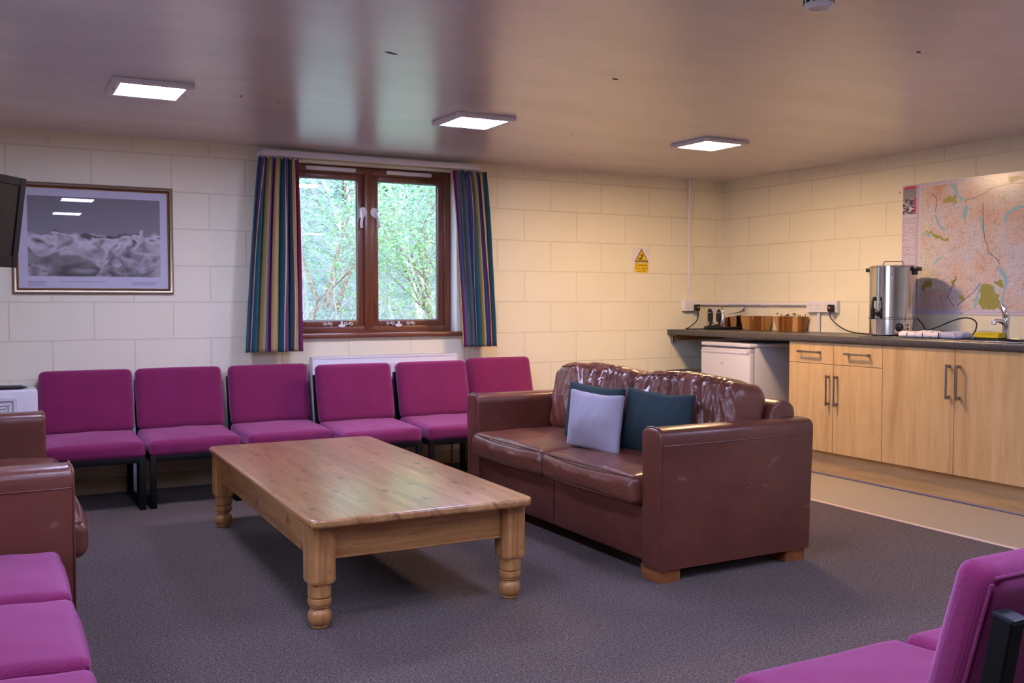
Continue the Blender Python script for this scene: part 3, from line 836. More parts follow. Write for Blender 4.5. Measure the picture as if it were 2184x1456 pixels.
# ------------------------------------------------------------------ magenta chairs
def make_chair(label, group):
    t = thing('reception_chair', label, 'chair', (0, 0, 0), 0, group)
    def sd_(p, q):
        n_ = noise.noise(Vector((q.x*9, q.y*9, q.z*9+3)))
        return Vector((0, 0, .004*n_)) if p.z > .5 else Vector((.002*n_, .003*n_, 0))
    m = MB(); m.soft((.25, .255, .046), .028, (26, 26, 8), (.004, .006, .014), sd_, Matrix.Translation((0, -.05, .338)) @ Matrix.Rotation(.03, 4, 'X'))
    seat = m.build('seat', M['magenta'], t, 60)
    m = MB()
    for z in (.306,): m.tube([(-.243, -.298, z), (.243, -.298, z)], .0035, 6)
    m.tube([(-.246, -.297, .312), (-.246, -.297, .36)], .003, 6); m.tube([(.246, -.297, .312), (.246, -.297, .36)], .003, 6)
    m.build('piping', M['magenta'], seat)
    # backrest, leaning
    B = Matrix.Translation((0, .166, .39)) @ Matrix.Rotation(-.255, 4, 'X')
    m = MB(); m.soft((.25, .038, .185), .03, (28, 8, 22), (.003, .012, .002), None, B @ Matrix.Translation((0, 0, .178)))
    back = m.build('backrest', M['magenta'], t, 60)
    m = MB()
    for s_ in (-1, 1):
        m.tube([B @ Vector((s_*.2425, .0305, z)) for z in (.02, .1, .2, .3, .345)], .003, 6)
    m.tube([B @ Vector((x, .0305, .3545)) for x in (-.238, 0, .238)], .003, 6)
    m.build('piping', M['magenta'], back)
    a = .0165
    for s_ in (-1, 1):
        x = s_*.232
        m = MB(); m.box(x-a, x+a, -.3, -.267, 0, .296, .003); m.build('leg', M['black_metal'], t)
        m = MB(); m.box(x-a, x+a, .222, .255, 0, .296, .003); m.build('leg', M['black_metal'], t)
        m = MB(); m.box(x-a, x+a, -.267, .222, 0, .022, .002); m.build('floor_runner', M['black_metal'], t)
        m = MB(); m.box(x-a, x+a, -.267, .222, .262, .294, .002); m.build('side_rail', M['black_metal'], t)
        # post carrying the backrest
        m = MB(); P = Matrix.Translation((x, .238, .28)) @ Matrix.Rotation(-.17, 4, 'X')
        m.box(-a, a, -.017, .017, 0, .395, .003, 1, P); po = m.build('back_post', M['black_metal'], t)
        m = MB(); m.box(-a-.001, a+.001, -.018, .018, .393, .402, .002, 1, P); m.build('end_cap', plain('cap_plastic', rgb(40, 40, 48), .3), po)
        m = MB(); m.lathe([(0, .004), (.004, .003), (.0055, 0), (0, 0)], 10, (0, 0, 0), P @ Matrix.Translation((0, .018, .27)) @ Matrix.Rotation(-PI/2, 4, 'X')); m.build('bolt', M['chrome'], po)
    m = MB(); m.box(-.2155, .2155, -.3, -.267, .262, .294, .002); m.build('front_rail', M['black_metal'], t)
    m = MB(); m.box(-.2155, .2155, .222, .255, .262, .294, .002); m.build('rear_rail', M['black_metal'], t)
    return t
G1 = 'magenta chairs along the back wall'; G2 = 'magenta chairs along the left wall'; G3 = 'magenta chairs with backs to the camera'
c0 = make_chair('magenta low chair under the framed picture, next to the white heater', G1)
c0.location = (-4.887, -.325, 0)
def put(x, y, rz, label, group):
    c = copy_tree(c0); c.location = (x, y, 0); c.rotation_euler = (0, 0, rz); tag(c, label, 'chair', group); return c
put(-4.367, -.325, 0, 'magenta low chair between the picture chair and the wide curtain, fully in view', G1)
put(-3.822, -.325, 0, 'magenta low chair directly below the wide striped curtain', G1)
put(-3.315, -.500, 0, 'magenta low chair before the radiator end below the wide curtain', G1)
put(-2.768, -.500, 0, 'magenta low chair before the radiator end closer to the sofa arm', G1)
put(-2.168, -.325, 0, 'magenta low chair below the narrow curtain, only its back showing over sofa arm', G1)
for i, (y, lb) in enumerate(((-3.19, 'magenta seat touching the cropped leather sofa below the television'), (-3.735, 'magenta seat second along from the cropped leather sofa below the television'), (-4.28, 'magenta seat third along from the cropped leather sofa, barely showing'))):
    put(-5.515, y, PI/2, lb, G2)
put(-3.81, -5.02, PI, 'magenta chair seen from behind with its black back post showing', G3)
put(-3.29, -5.02, PI, 'magenta chair beyond the one with black post, only its seat showing', G3)

# ------------------------------------------------------------------ leather sofas
def crease(u, v, seed):
    a = noise.noise(Vector((u*7.5+1.6*v, v*1.1, seed)))
    b = noise.noise(Vector((u*15-2.2*v, v*2.0, seed+4)))
    return -(max(0, 1-abs(a)*4.5)**2*.9+max(0, 1-abs(b)*4)**2*.45)
def make_sofa(label, group):
    t = thing('leather_sofa', label, 'sofa', (0, 0, 0), 0, group)
    L = .88; F, R = -.42, .42
    # base
    m = MB(); m.box(-L+.10, L-.10, F+.035, R-.02, .062, .30, .012, 3); base = m.build('base', M['leather'], t)
    m = MB(); m.tube([(0, F+.033, .075), (0, F+.031, .2), (0, F+.033, .29)], .003, 6); m.build('seam', M['leather'], base)
    # arms: outer face flares a little outward, rounded top
    for s in (-1, 1):
        pr = []
        inn, out = L-.122, L
        pr += [(inn, .055), (out-.004, .055), (out+.002, .30), (out+.012, .57)]
        for k in range(15):
            a = k/14*PI
            cx = (inn+out+.012-.004)/2; rx = (out+.012-inn+.004)/2
            ca, sa = math.cos(a), math.sin(a); pr.append((cx+rx*math.copysign(abs(ca)**.62, ca), .582+.052*abs(sa)**.62))
        pr += [(inn-.002, .5)]
        pr = [(s*x, z) for x, z in pr]
        m = MB(); m.prism(pr, F, R, 'y', .014, 3)
        arm = m.build('arm', M['leather'], t, 40)
        m = MB()
        m.tube([(s*(out+.0115), F+.012, .566), (s*(out+.0135), F+.2, .566), (s*(out+.0135), R-.2, .566), (s*(out+.0115), R-.012, .566)], .0022, 6)
        arch = [(s*(out-.004), F+.004, .07), (s*(out+.003), F+.004, .32), (s*(out+.011), F+.004, .58)]
        m.build('seam', M['leather'], arm)
        m = MB(); m.tube(arch, .003, 6); m.build('seam', M['leather'], arm)
        m = MB(); topa = []
        for k in range(17):
            a = k/16*PI
            cx = (inn+out+.008)/2; rx = (out+.008-inn)/2
            ca, sa = math.cos(a), math.sin(a); topa.append((s*(cx+rx*math.copysign(abs(ca)**.62, ca)), F+.012, .584+.0525*abs(sa)**.62))
        m.tube(topa, .0035, 6)
        m.build('seam', M['leather'], arm)
        for (fy0, fy1) in ((F+.015, F+.125), (R-.13, R-.02)):
            m = MB(); xo = L-.02
            m.prism([(s*(xo-.115), 0), (s*xo, 0), (s*(xo+.004), .056), (s*(xo-.125), .056)], fy0, fy1, 'y', .003, 1)
            m.build('foot', M['foot_wood'], t)
    # back frame with rounded top
    pr = [(.25, .28), (R-.005, .28), (R-.004, .62)]
    for k in range(7):
        a = k/6*PI; pr.append((.345+.071*math.cos(a), .645+.062*math.sin(a)))
    pr += [(.262, .55)]
    m = MB(); m.prism(pr, -L+.10, L-.10, 'x', .014, 3)
    bf = m.build('back_frame', M['leather'], t, 40)
    for s in (-1, 1):
        m = MB(); m.tube([(s*(L-.107), .345+.0655*math.cos(a), .645+.0565*math.sin(a)) for a in [k/10*PI for k in range(11)]], .003, 6); m.build('seam', M['leather'], bf)
    # seat cushions
    for s in (-1, 1):
        def dsp(p, q, s=s):
            n1 = noise.noise(Vector((q.x*7, q.y*7, q.z*7+s*3)))
            cr = crease(q.x*1.4+.7*q.y, q.y*2.0+s, 11+s)
            o = Vector((0, 0, 0))
            if p.z > .4: o.z += .006*n1+.0022*cr - .006*max(0, -p.y)**3
            if p.y < -.4: o.y += .004*n1-.003*crease(q.x*1.2+q.z*3, q.z*6, 21+s)
            return o
        m = MB(); m.soft((.376, .305, .066), .036, (64, 50, 14), (.002, .022, .022), dsp, Matrix.Translation((s*.379, -.16, .368)))
        sc = m.build('seat_cushion', M['leather_soft'], t, 80)
        m = MB(); zt = .420
        pts = []
        for k in range(21):
            u = -1+2*k/20
            pts.append((s*.379+.362*u, -.16-.297-.018*(1-u*u)+.012, zt+.002+.004*(1-u*u)))
        m.tube(pts, .0038, 6)
        pts2 = [(p_[0], p_[1]-.004, .318) for p_ in pts]; m.tube(pts2, .0034, 6)
        m.build('piping', M['leather_soft'], sc)
    # back cushions
    for s in (-1, 1):
        Bm = Matrix.Translation((s*.378, .118, .41)) @ Matrix.Rotation(-.2, 4, 'X')
        def dsp(p, q, s=s):
            u, v = q.x, q.z
            o = Vector((0, 0, 0))
            edge = 1-.5*abs(p.x)**3
            if p.y < -.2:
                k = min(1, (-p.y-.2)/.4)
                tm = .35+.65*max(0, min(1, (p.z+.6)/1.5))
                o.y -= .034*crease(u*1.3+.35*v, v*1.6, 5+s*2)*tm*k*-1*edge
                o.y += .010*noise.noise(Vector((u*6, v*5, s+8)))*k
                o.y -= .018*(1-p.x**2)*max(0, 1-(p.z+.35)**2)
            if p.z > .3:
                o.z += .010*noise.noise(Vector((u*14, q.y*10, s+2)))-.004*max(0, 1-abs(noise.noise(Vector((u*16, q.y*4, s))))*4)
                o.z += .018*(1-p.x**2)
            if abs(p.x) > .6: o.x += .006*noise.noise(Vector((u, v*12, q.y*9+s)))
            return o
        m = MB(); m.soft((.382, .105, .19), .06, (110, 30, 64), (.004, .02, .01), dsp, Bm @ Matrix.Translation((0, 0, .185)))
        bc = m.build('back_cushion', M['leather_soft'], t, 80)
        m = MB(); pts = []
        for k in range(25):
            u = -.33+.66*k/24
            pts.append(Bm @ Vector((u, -.092-.012*(1-(u/.36)**2)+.004*noise.noise(Vector((u*20, 1, s))), .352+.022*(1-(u/.36)**2)+.004*noise.noise(Vector((u*18, 7, s))))))
        e0 = [Bm @ Vector((-.352, -.085, z)) for z in (.06, .15, .25, .32)]; e1 = [Bm @ Vector((.352, -.085, z)) for z in (.32, .25, .15, .06)]
        m.tube(e0+pts+e1, .0036, 6)
        m.build('seam', M['leather'], bc)
    return t
GS = 'brown leather sofas'
sofa = make_sofa('brown leather two-seat sofa with three cushions, facing the pine table', GS)
sofa.location = (-2.612, -2.242, 0); sofa.rotation_euler = (0, 0, -PI/2)
sofa2 = copy_tree(sofa); sofa2.location = (-5.582, -2.045, 0); sofa2.rotation_euler = (0, 0, PI/2)
tag(sofa2, 'cropped brown leather sofa without cushions below the television', 'sofa', GS)

def pillow(label, mat, loc, rz, lean, w, h, th, seed):
    def dsp(p, q):
        n1 = noise.noise(Vector((q.x*8, q.z*8, seed))); n2 = noise.noise(Vector((q.x*20, q.z*14, seed+3)))
        pin = (abs(p.x)*abs(p.z))**3
        return Vector((.008*n1*abs(p.x)+.012*p.x*pin, (.008*n1+.003*n2)*(1 if p.y > 0 else -1)*(1-max(abs(p.x), abs(p.z))**4), .006*n1*abs(p.z)+.012*p.z*pin))
    m = MB()
    # a stuffed envelope: thin at the edges, full in the middle
    m.soft((w/2, .016, h/2), .015, (44, 6, 36), (0, th/2, 0), dsp)
    o = m.build('cushion', mat, None, 80)
    m2 = MB()
    pts = [(-w/2, 0, -h/2), (w/2, 0, -h/2), (w/2, 0, h/2), (-w/2, 0, h/2), (-w/2, 0, -h/2)]
    o.location = loc; o.rotation_euler = (lean, 0, rz)
    tag(o, label, 'cushion', 'scatter cushions on the sofa')
    return o
# faces look toward -x: local -y to world -x
pillow('pale grey cushion standing in front of the two teal ones on the sofa', M['grey_cloth'], (-2.845, -2.365, .572), -PI/2, -.10, .42, .265, .105, 1)
pillow('dark teal cushion behind the grey cushion, toward the far sofa arm', M['teal_cloth'], (-2.735, -2.19, .582), -PI/2-.03, -.14, .48, .28, .10, 5)
pillow('dark teal cushion between the grey cushion and the near sofa arm', M['teal_cloth'], (-2.69, -2.64, .585), -PI/2+.06, -.20, .44, .28, .10, 9)

# ------------------------------------------------------------------ pine table
TX, TY, TR = -3.99, -2.098, math.radians(-1.1)
tb = thing('coffee_table', 'low pine coffee table with turned legs on the dark carpet', 'table', (TX, TY, 0), TR)
tw, tl = .435, .965; zt = .402
m = MB()
def rrect(a, b, r, n=6):
    P = []
    for (cx, cy, a0) in ((a-r, b-r, 0), (-a+r, b-r, PI/2), (-a+r, -b+r, PI), (a-r, -b+r, 1.5*PI)):
        for k in range(n+1):
            t_ = a0+k/n*PI/2; P.append((cx+r*math.cos(t_), cy+r*math.sin(t_)))
    return P
m.prism(rrect(tw, tl, .05), zt-.030, zt, 'z', .009, 3)
m.build('tabletop', M['pine_y'], tb)
lx, ly = .377, .86
for s in (-1, 1):
    m = MB(); m.box(-lx+.047, lx-.047, s*(ly+.012)-.011, s*(ly+.012)+.011, .252, zt-.028, .002)
    m.box(-lx+.047, lx-.047, s*(ly+.012)-.013, s*(ly+.012)+.013, .244, .2525, .003)
    m.build('apron', M['pine_x'], tb)
    m = MB(); m.box(s*(lx+.012)-.011, s*(lx+.012)+.011, -ly+.047, ly-.047, .252, zt-.028, .002)
    m.box(s*(lx+.012)-.013, s*(lx+.012)+.013, -ly+.047, ly-.047, .244, .2525, .003)
    m.build('apron', M['pine_ya'], tb)
for sx in (-1, 1):
    for sy in (-1, 1):
        m = MB(); h = .048; c = .013
        oct_ = [(h-c, -h), (h, -h+c), (h, h-c), (h-c, h), (-h+c, h), (-h, h-c), (-h, -h+c), (-h+c, -h)]
        m.prism(oct_, .172, zt-.029, 'z', 0)
        m.prism([(x*.96, y*.96) for x, y in oct_], .165, .1722, 'z', 0)
        prof = [(0, .1825), (.0415, .1825), (.0415, .128), (.039, .124), (.036, .122), (.041, .119), (.043, .106), (.041, .096), (.036, .090), (.037, .087), (.030, .084), (.029, .078), (.034, .073), (.036, .071), (.0405, .062), (.0425, .048), (.041, .032), (.036, .02), (.031, .013), (.032, .009), (.029, .004), (.027, 0), (0, 0)]
        m.lathe([(r_, z_*.907) for r_, z_ in prof], 28)
        m.build('leg', M['pine_z'], tb, 30, loc=(sx*lx, sy*ly, 0))

# ------------------------------------------------------------------ kitchen run
XD, XW, ZW = -.575, -.5945, .9207
YB = -1.327
wt = thing('worktop', 'dark speckled laminate worktop over the beech cabinets and fridge', 'worktop', (0, 0, ZW))
m = MB(); SK = (-.50, -.12, -3.3, -2.42)   # cut-out for the sink bowl
T0, T1 = -.041, 0
yend = -3.95
for (x0, x1, y0, y1) in ((SK[1], -.002, yend, -.002), (XW+.004, SK[0], yend, -.002), (SK[0], SK[1], SK[3], -.002), (SK[0], SK[1], yend, SK[2])): m.box(x0, x1, y0, y1, T0, T1)
m.prism([(XW+.004, T0), (XW+.0005, T0+.006), (XW, T0+.015), (XW, T1-.012), (XW+.0012, T1-.005), (XW+.004, T1)], yend, -.002, 'y')
m.build('slab', M['worktop'], wt)
m = MB(); m.box(XW+.05, -.03, -.028, -.002, -.085, -.042, .002); m.build('wall_batten', M['batten'], wt)
m = MB(); m.box(-.56, -.548, -.03, -.006, -.105, -.042, .002); m.box(-.56, -.548, -.06, -.006, -.05, -.042, .001); m.build('bracket', M['steel'], wt)

def bar_handle(parent, name, p0, p1, out):
    m = MB(); p0 = Vector(p0); p1 = Vector(p1); o = Vector(out); d_ = (p1-p0).normalized()
    m.tube([p0+o, p1+o], .006, 12)
    for q in (p0+d_*.012, p1-d_*.012):
        c = q+o*.5; r_ = .0075
        vs = [abs(o.x)/2+.004, r_, r_]
        m.box(c.x-vs[0], c.x+vs[0], c.y-vs[1], c.y+vs[1], c.z-vs[2], c.z+vs[2], .002, 1)
    return m.build(name, M['handle'], parent)
def cabinet(y0, y1, label, drawers):
    t = thing('base_cabinet', label, 'cabinet', (0, 0, 0), 0, 'beech kitchen base cabinets')
    zt_, zb = .8785, .1606
    m = MB(); g = .001
    X0, X1 = XD+.0195, -.03
    m.box(X0, X1, y1+g, y1+.018, zb-.005, zt_); m.box(X0, X1, y0-.018, y0-g, zb-.005, zt_)
    m.box(X0, X1, y1+.018, y0-.018, zb-.005, zb+.013); m.box(X1-.01, X1, y1+.018, y0-.018, zb+.013, zt_)
    m.box(X0, X0+.06, y1+.018, y0-.018, zt_-.018, zt_)
    m.build('carcass', M['beech_z'], t)
    n = 2; w = (y0-y1)/n
    for k in range(n):
        a, b = y0-k*w-.0012, y0-(k+1)*w+.0012
        ztop = zt_-.003
        if drawers:
            m = MB(); m.box(XD, XD+.018, b, a, .737, ztop, .0012, 1); dr = m.build('drawer', M['beech_z'], t)
            c = (a+b)/2+(.0 if k == 0 else -.01)
            bar_handle(dr, 'handle', (XD, c+.095, .812), (XD, c-.095, .812), (-.03, 0, 0))
            ztop = .734
        m = MB(); m.box(XD, XD+.018, b, a, zb, ztop, .0012, 1); dr = m.build('door', M['beech_z'], t)
        hy = b+.032 if k == 0 else a-.032
        z1_ = .668 if drawers else .79
        bar_handle(dr, 'handle', (XD, hy, z1_), (XD, hy, z1_-.20), (-.03, 0, 0))
    return t
cabinet(YB, -2.113, 'beech base cabinet with two drawers above two doors beside the fridge', True)
cabinet(-2.113, -3.118, 'beech sink cabinet with two tall doors below the steel urn', False)
cabinet(-3.118, -3.92, 'beech base cabinet past the sink cabinet, almost wholly cropped', False)
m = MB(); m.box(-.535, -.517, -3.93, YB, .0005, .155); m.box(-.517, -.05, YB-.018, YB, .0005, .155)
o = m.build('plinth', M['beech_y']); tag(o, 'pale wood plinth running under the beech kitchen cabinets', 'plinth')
m = MB(); m.tube([(-.537, -3.93, .004), (-.537, -2.6, .004), (-.537, YB, .004)], .006, 6); struct(m.build('trim_2', M['bead']))

# sink
sk = thing('sink', 'stainless steel sink and drainer let into the worktop near the map', 'sink', (0, 0, ZW))
m = MB()
for (x0, x1, y0, y1) in ((-.545, -.50, -3.34, -1.90), (-.12, -.075, -3.34, -1.90), (-.50, -.12, -2.44, -1.90), (-.50, -.12, -3.34, -3.28)): m.box(x0, x1, y0, y1, 0, .0035, .0012, 1)
for (x0, x1, y0, y1) in ((-.545, -.539, -3.34, -1.90), (-.081, -.075, -3.34, -1.90), (-.539, -.081, -1.906, -1.90), (-.539, -.081, -3.34, -3.334)): m.box(x0, x1, y0, y1, .003, .0075, .002, 2)
for k in range(8): m.box(-.47+k*.045, -.452+k*.045, -2.40, -1.95, .003, .0055, .0012, 1)
m.build('drainer', M['steel'], sk)
m = MB()
bw = .0015
m.box(-.498, -.122, -3.278, -2.442, -.165, -.163); m.box(-.498, -.4965, -3.278, -2.442, -.163, .001); m.box(-.1235, -.122, -3.278, -2.442, -.163, .001); m.box(-.4965, -.1235, -2.4435, -2.442, -.163, .001); m.box(-.4965, -.1235, -3.278, -3.2765, -.163, .001)
m.build('bowl', M['steel'], sk)

tp = thing('tap', 'chrome lever mixer tap standing at the back of the sink', 'tap', (-.155, -2.635, ZW+.0035), 0)
m = MB(); m.lathe([(0, 0), (.027, 0), (.027, .004), (.021, .008), (.019, .03), (.02, .075), (.022, .10), (.022, .115), (.018, .128), (0, .132)], 24); m.build('body', M['chrome'], tp)
m = MB(); m.tube(spline([(-.004, 0, .092), (-.055, .003, .108), (-.094, .006, .107)], 6), [.014]*6+[.012]*6+[.0115], 12); m.lathe([(0, -.018), (.0135, -.016), (.0145, .002), (.010, .012), (0, .013)], 16, (-.098, .006, .103)); m.build('spout', M['chrome'], tp)
m = MB(); m.tube([(.004, 0, .122), (0, .004, .15), (-.008, .016, .19), (-.014, .022, .207)], [.019, .0185, .016, .011], 12); m.build('lever', M['chrome'], tp)

# tea towel, sponge
def towel():
    m = MB()
    def dsp(p, q):
        n1 = noise.noise(Vector((q.x*16, q.y*9, 2))); n2 = noise.noise(Vector((q.x*30, q.y*26, 9)))
        return Vector((.012*n1*abs(p.y), .01*n1, (.011*n1+.005*n2)*(1 if p.z > 0 else .0)))
    m.soft((.085, .138, .016), .015, (22, 40, 6), (0, 0, .006), dsp)
    o = m.build('tea_towel', M['towel'], None, 80, loc=(-.40, -2.285, ZW+.024), rot=(0, 0, .12))
    m = MB(); rr = random.Random(5)
    def d2(p, q): return Vector((.02*noise.noise(Vector((q.x*25, q.y*25, 4))), .02*noise.noise(Vector((q.x*20, q.y*30, 6))), .016*noise.noise(Vector((q.x*40, q.y*40, 8)))*(1 if p.z > 0 else 0)))
    m.soft((.07, .075, .017), .015, (24, 24, 6), (0, 0, .004), d2)
    m.build('crumpled_end', plain('towel_blue', rgb(186, 188, 214), .9, nz=.1, scale=200), o, 80, loc=(.0, -.175, -.001))
    return tag(o, 'white tea towel with black flecks folded on the drainer beside the urn', 'tea towel')
towel()
sp_ = thing('sponge', 'yellow scouring sponge lying by the sink in front of the tap', 'sponge', (-.25, -2.60, ZW+.004), .1)
m = MB(); m.soft((.04, .075, .0155), .008, (10, 16, 6), (-.006, -.004, 0), lambda p, q: Vector((.002*noise.noise(q*60), .002*noise.noise(q*55), .002*noise.noise(q*70))), Matrix.Translation((0, 0, .0245))); m.build('foam', M['sponge_y'], sp_)
m = MB(); m.soft((.041, .076, .0045), .003, (8, 14, 2), (0, 0, 0), None, Matrix.Translation((0, 0, .0048))); m.build('scourer', M['sponge_g'], sp_)

# urn
UX, UY = -.27, -1.925
ur = thing('water_urn', 'polished steel water urn with black tap on the worktop before the map', 'urn', (UX, UY, ZW))
R_ = .143
m = MB(); m.lathe([(0, .012), (R_-.004, .012), (R_-.001, .014), (R_-.001, .112), (R_+.003, .116), (R_+.003, .122), (R_, .126), (R_, .44), (R_+.003, .444), (R_+.003, .449), (R_-.004, .451), (R_-.012, .4515), (R_-.02, .448)], 64); m.build('body', M['urn_steel'], ur)
m = MB(); m.lathe([(R_-.02, .446), (R_-.014, .453), (.05, .457), (0, .458)], 48); ld = m.build('lid', M['urn_steel'], ur)
vd = Vector((-.766, -.643, 0)).normalized()       # toward the middle of the room
rt = Vector((.643, -.766, 0))
m = MB(); c = Vector((0, 0, .456))
hp = [c-rt*.062, c-rt*.056+Vector((0, 0, .02)), c-rt*.04+Vector((0, 0, .024)), c+rt*.04+Vector((0, 0, .024)), c+rt*.056+Vector((0, 0, .02)), c+rt*.062]
m.tube(spline(hp, 4), .0035, 8); m.build('lid_handle', M['steel'], ld)
def at_ang(deg, z, rad=R_):
    a = math.radians(deg); return Vector((vd.x*math.cos(a)+rt.x*math.sin(a), vd.y*math.cos(a)+rt.y*math.sin(a), 0)), z
for dg in (-118, 62):
    dv, _ = at_ang(dg, 0); tv_ = Vector((-dv.y, dv.x, 0)); Mx = Matrix((dv.to_4d()[:3], tv_[:], (0, 0, 1))).transposed().to_4x4()
    Mx.translation = Vector((0, 0, .42))
    m = MB(); m.box(R_-.002, R_+.034, -.03, .03, -.004, .022, .006, 2, Mx); m.box(R_-.002, R_+.012, -.024, .024, -.028, 0, .006, 2, Mx); m.build('side_handle', M['black_pl'], ur)
dv, _ = at_ang(-36, 0); tv_ = Vector((-dv.y, dv.x, 0)); Mx = Matrix((dv[:], tv_[:], (0, 0, 1))).transposed().to_4x4(); Mx.translation = Vector((0, 0, .15))
m = MB(); m.lathe([(0, 0), (.02, 0), (.021, .012), (.012, .018), (.0105, .06), (0, .061)], 18, (0, 0, 0), Mx @ Matrix.Translation((R_-.002, 0, 0)) @ Matrix.Rotation(PI/2, 4, 'Y'))
m.tube([(R_+.055, 0, .03), (R_+.055, 0, -.035)], [.0155, .0125], 14, Mx)
tapo = m.build('urn_tap', M['black_pl'], ur)
m = MB(); m.tube([Mx @ p_ for p_ in spline([Vector((R_+.055, 0, .028)), Vector((R_+.058, 0, .06)), Vector((R_+.052, .0, .09)), Vector((R_+.036, .0, .098)), Vector((R_+.03, 0, .08))], 5)], .0075, 8); m.build('tap_lever', M['black_pl'], tapo)
def dial(deg, z, r, h, mat, name, n=20):
    dv, _ = at_ang(deg, 0); tv_ = Vector((-dv.y, dv.x, 0)); Mx = Matrix((dv[:], tv_[:], (0, 0, 1))).transposed().to_4x4(); Mx.translation = Vector((0, 0, z))
    m = MB(); m.lathe([(0, 0), (r, 0), (r, h*.6), (r*.85, h), (0, h)], n, (0, 0, 0), Mx @ Matrix.Translation((R_-.002, 0, 0)) @ Matrix.Rotation(PI/2, 4, 'Y'))
    return m.build(name, mat, ur), Mx
dial(16, .062, .026, .006, M['black_pl'], 'dial_plate')
kn, Mx = dial(16, .062, .0165, .02, M['black_pl'], 'temperature_knob')
m = MB(); m.box(R_+.017, R_+.019, -.0012, .0012, .004, .013, 0, 1, Mx); m.build('pointer', M['sign_white'], kn)
dial(39, .076, .0065, .004, M['green_led'], 'indicator_lamp', 12); dial(39, .052, .0065, .004, M['red_led'], 'indicator_lamp', 12)
m = MB()
for k in range(9):
    for j in (0, 1):
        if (k*7+j*3) % 5 == 0: continue
        dv, _ = at_ang(-18+k*2.3, 0); m.box(R_-.001, R_+.0006, -.0018, .0018, -.003, .003, 0, 1, Matrix.Translation((0, 0, .372+j*.01)) @ Matrix.Rotation(math.atan2(dv.y, dv.x), 4, 'Z'))
m.build('etched_mark', M['sign_white'], ur)
for k in range(3):
    a = 2*PI*k/3; m = MB(); m.lathe([(0, 0), (.016, 0), (.016, .013), (0, .013)], 14, (.11*math.cos(a), .11*math.sin(a), .0005)); m.build('rubber_foot', M['rubber'], ur)

# fridge and bin
fg = thing('fridge', 'small white under-counter fridge between the beech cabinet and the bin', 'fridge', (0, 0, 0))
m = MB(); m.box(-.575, -.08, -.995, -.462, .03, .815, .006); m.build('cabinet', M['fridge_side'], fg)
m = MB(); m.box(-.625, -.08, -.997, -.460, .815, .842, .006); m.build('top', M['fridge'], fg)
m = MB(); m.box(-.63, -.58, -.995, -.462, .05, .782, .012, 3); m.box(-.626, -.58, -.990, -.467, .782, .802, .003)
dr = m.build('door', M['fridge'], fg)
m = MB(); m.box(-.634, -.612, -.99, -.466, .764, .783, .004); m.box(-.634, -.61, -.993, -.966, .764, .808, .004); m.build('door_grip', M['fridge'], dr)
m = MB(); m.lathe([(0, .002), (.02, .0015), (.022, 0)], 20, (0, 0, 0), Matrix.Translation((-.63, -.70, .69)) @ Matrix.Rotation(-PI/2, 4, 'Y') @ Matrix.Diagonal((.4, 1, 1, 1))); m.build('oval_badge', plain('badge_beige', rgb(196, 184, 176), .4), dr)
for (x, y) in ((-.52, -.94), (-.52, -.52), (-.14, -.94), (-.14, -.52)):
    m = MB(); m.lathe([(0, 0), (.018, 0), (.018, .032), (0, .032)], 12, (x, y, 0)); m.build('foot', M['black_pl'], fg)
bn = thing('bin', 'dark grey plastic bin with flat lid below the worktop end by the fridge', 'bin', (-.50, -.245, 0))
m = MB()
bm_ = m.prism(rrect(.13, .165, .03), 0.0, .55, 'z', .006, 2)
for v in bm_: 
    f_ = 1+.18*v.co.z/.55; v.co.x *= f_; v.co.y *= f_
m.build('body', M['bin'], bn)
m = MB(); m.prism(rrect(.168, .205, .035), .55, .573, 'z', .006, 2); m.soft((.163, .2, .022), .02, (14, 16, 4), (0, 0, .012), None, Matrix.Translation((0, 0, .578))); m.build('lid', M['bin'], bn)

# toaster
to = thing('toaster', 'chrome four-slice toaster with two black lever panels by the corner', 'toaster', (-.205, -.215, ZW))
m = MB()
pr = [(-.1, .02), (.1, .02), (.104, .12), (.098, .155), (.08, .178), (-.08, .178), (-.098, .155), (-.104, .12)]
m.prism(pr, -.085, .155, 'x', .018, 4); m.build('body', M['chrome'], to)
m = MB(); m.box(-.105, .165, -.108, .108, .003, .024, .006); m.build('base', M['black_pl'], to)
for y in (-.05, .05):
    m = MB(); m.lathe([(0, .006), (.02, .006), (.027, .003), (.028, 0)], 24, (0, 0, 0), Matrix.Translation((-.085, y, .098)) @ Matrix.Rotation(-PI/2, 4, 'Y') @ Matrix.Diagonal((2.35, 1.12, 1, 1))); pn = m.build('lever_panel', M['black_pl'], to)
    m = MB(); m.box(-.112, -.088, y-.022, y+.022, .130, .135, .002); m.build('lever', M['chrome'], pn)
    m = MB(); m.lathe([(0, .014), (.01, .013), (.012, 0)], 16, (0, 0, 0), Matrix.Translation((-.09, y, .052)) @ Matrix.Rotation(-PI/2, 4, 'Y')); m.build('browning_knob', M['chrome'], pn)
    m = MB(); m.box(-.06, .13, y-.026, y+.026, .1775, .1795); m.build('slots', M['black_pl'], to)
def cable(name, label, pts, plugloc, axis):
    t = thing(name, label, 'cable', (0, 0, 0))
    m = MB(); m.tube(spline(pts, 8), .0042, 8); m.build('cord', M['rubber'], t)
    x, y, z = plugloc; m = MB()
    if axis == 'y': m.box(x-.024, x+.024, y-.034, y, z-.027, z+.025, .009, 3)
    else: m.box(x-.034, x, y-.024, y+.024, z-.027, z+.025, .009, 3)
    pl = m.build('plug', M['black_pl'], t)
    m = MB()
    if axis == 'y': m.box(x-.007, x+.007, y-.0352, y-.0335, z-.004, z+.008)
    else: m.box(x-.0352, x-.0335, y-.008, y+.008, z-.004, z+.008)
    m.build('fuse_label', M['orange'], pl)
    return t
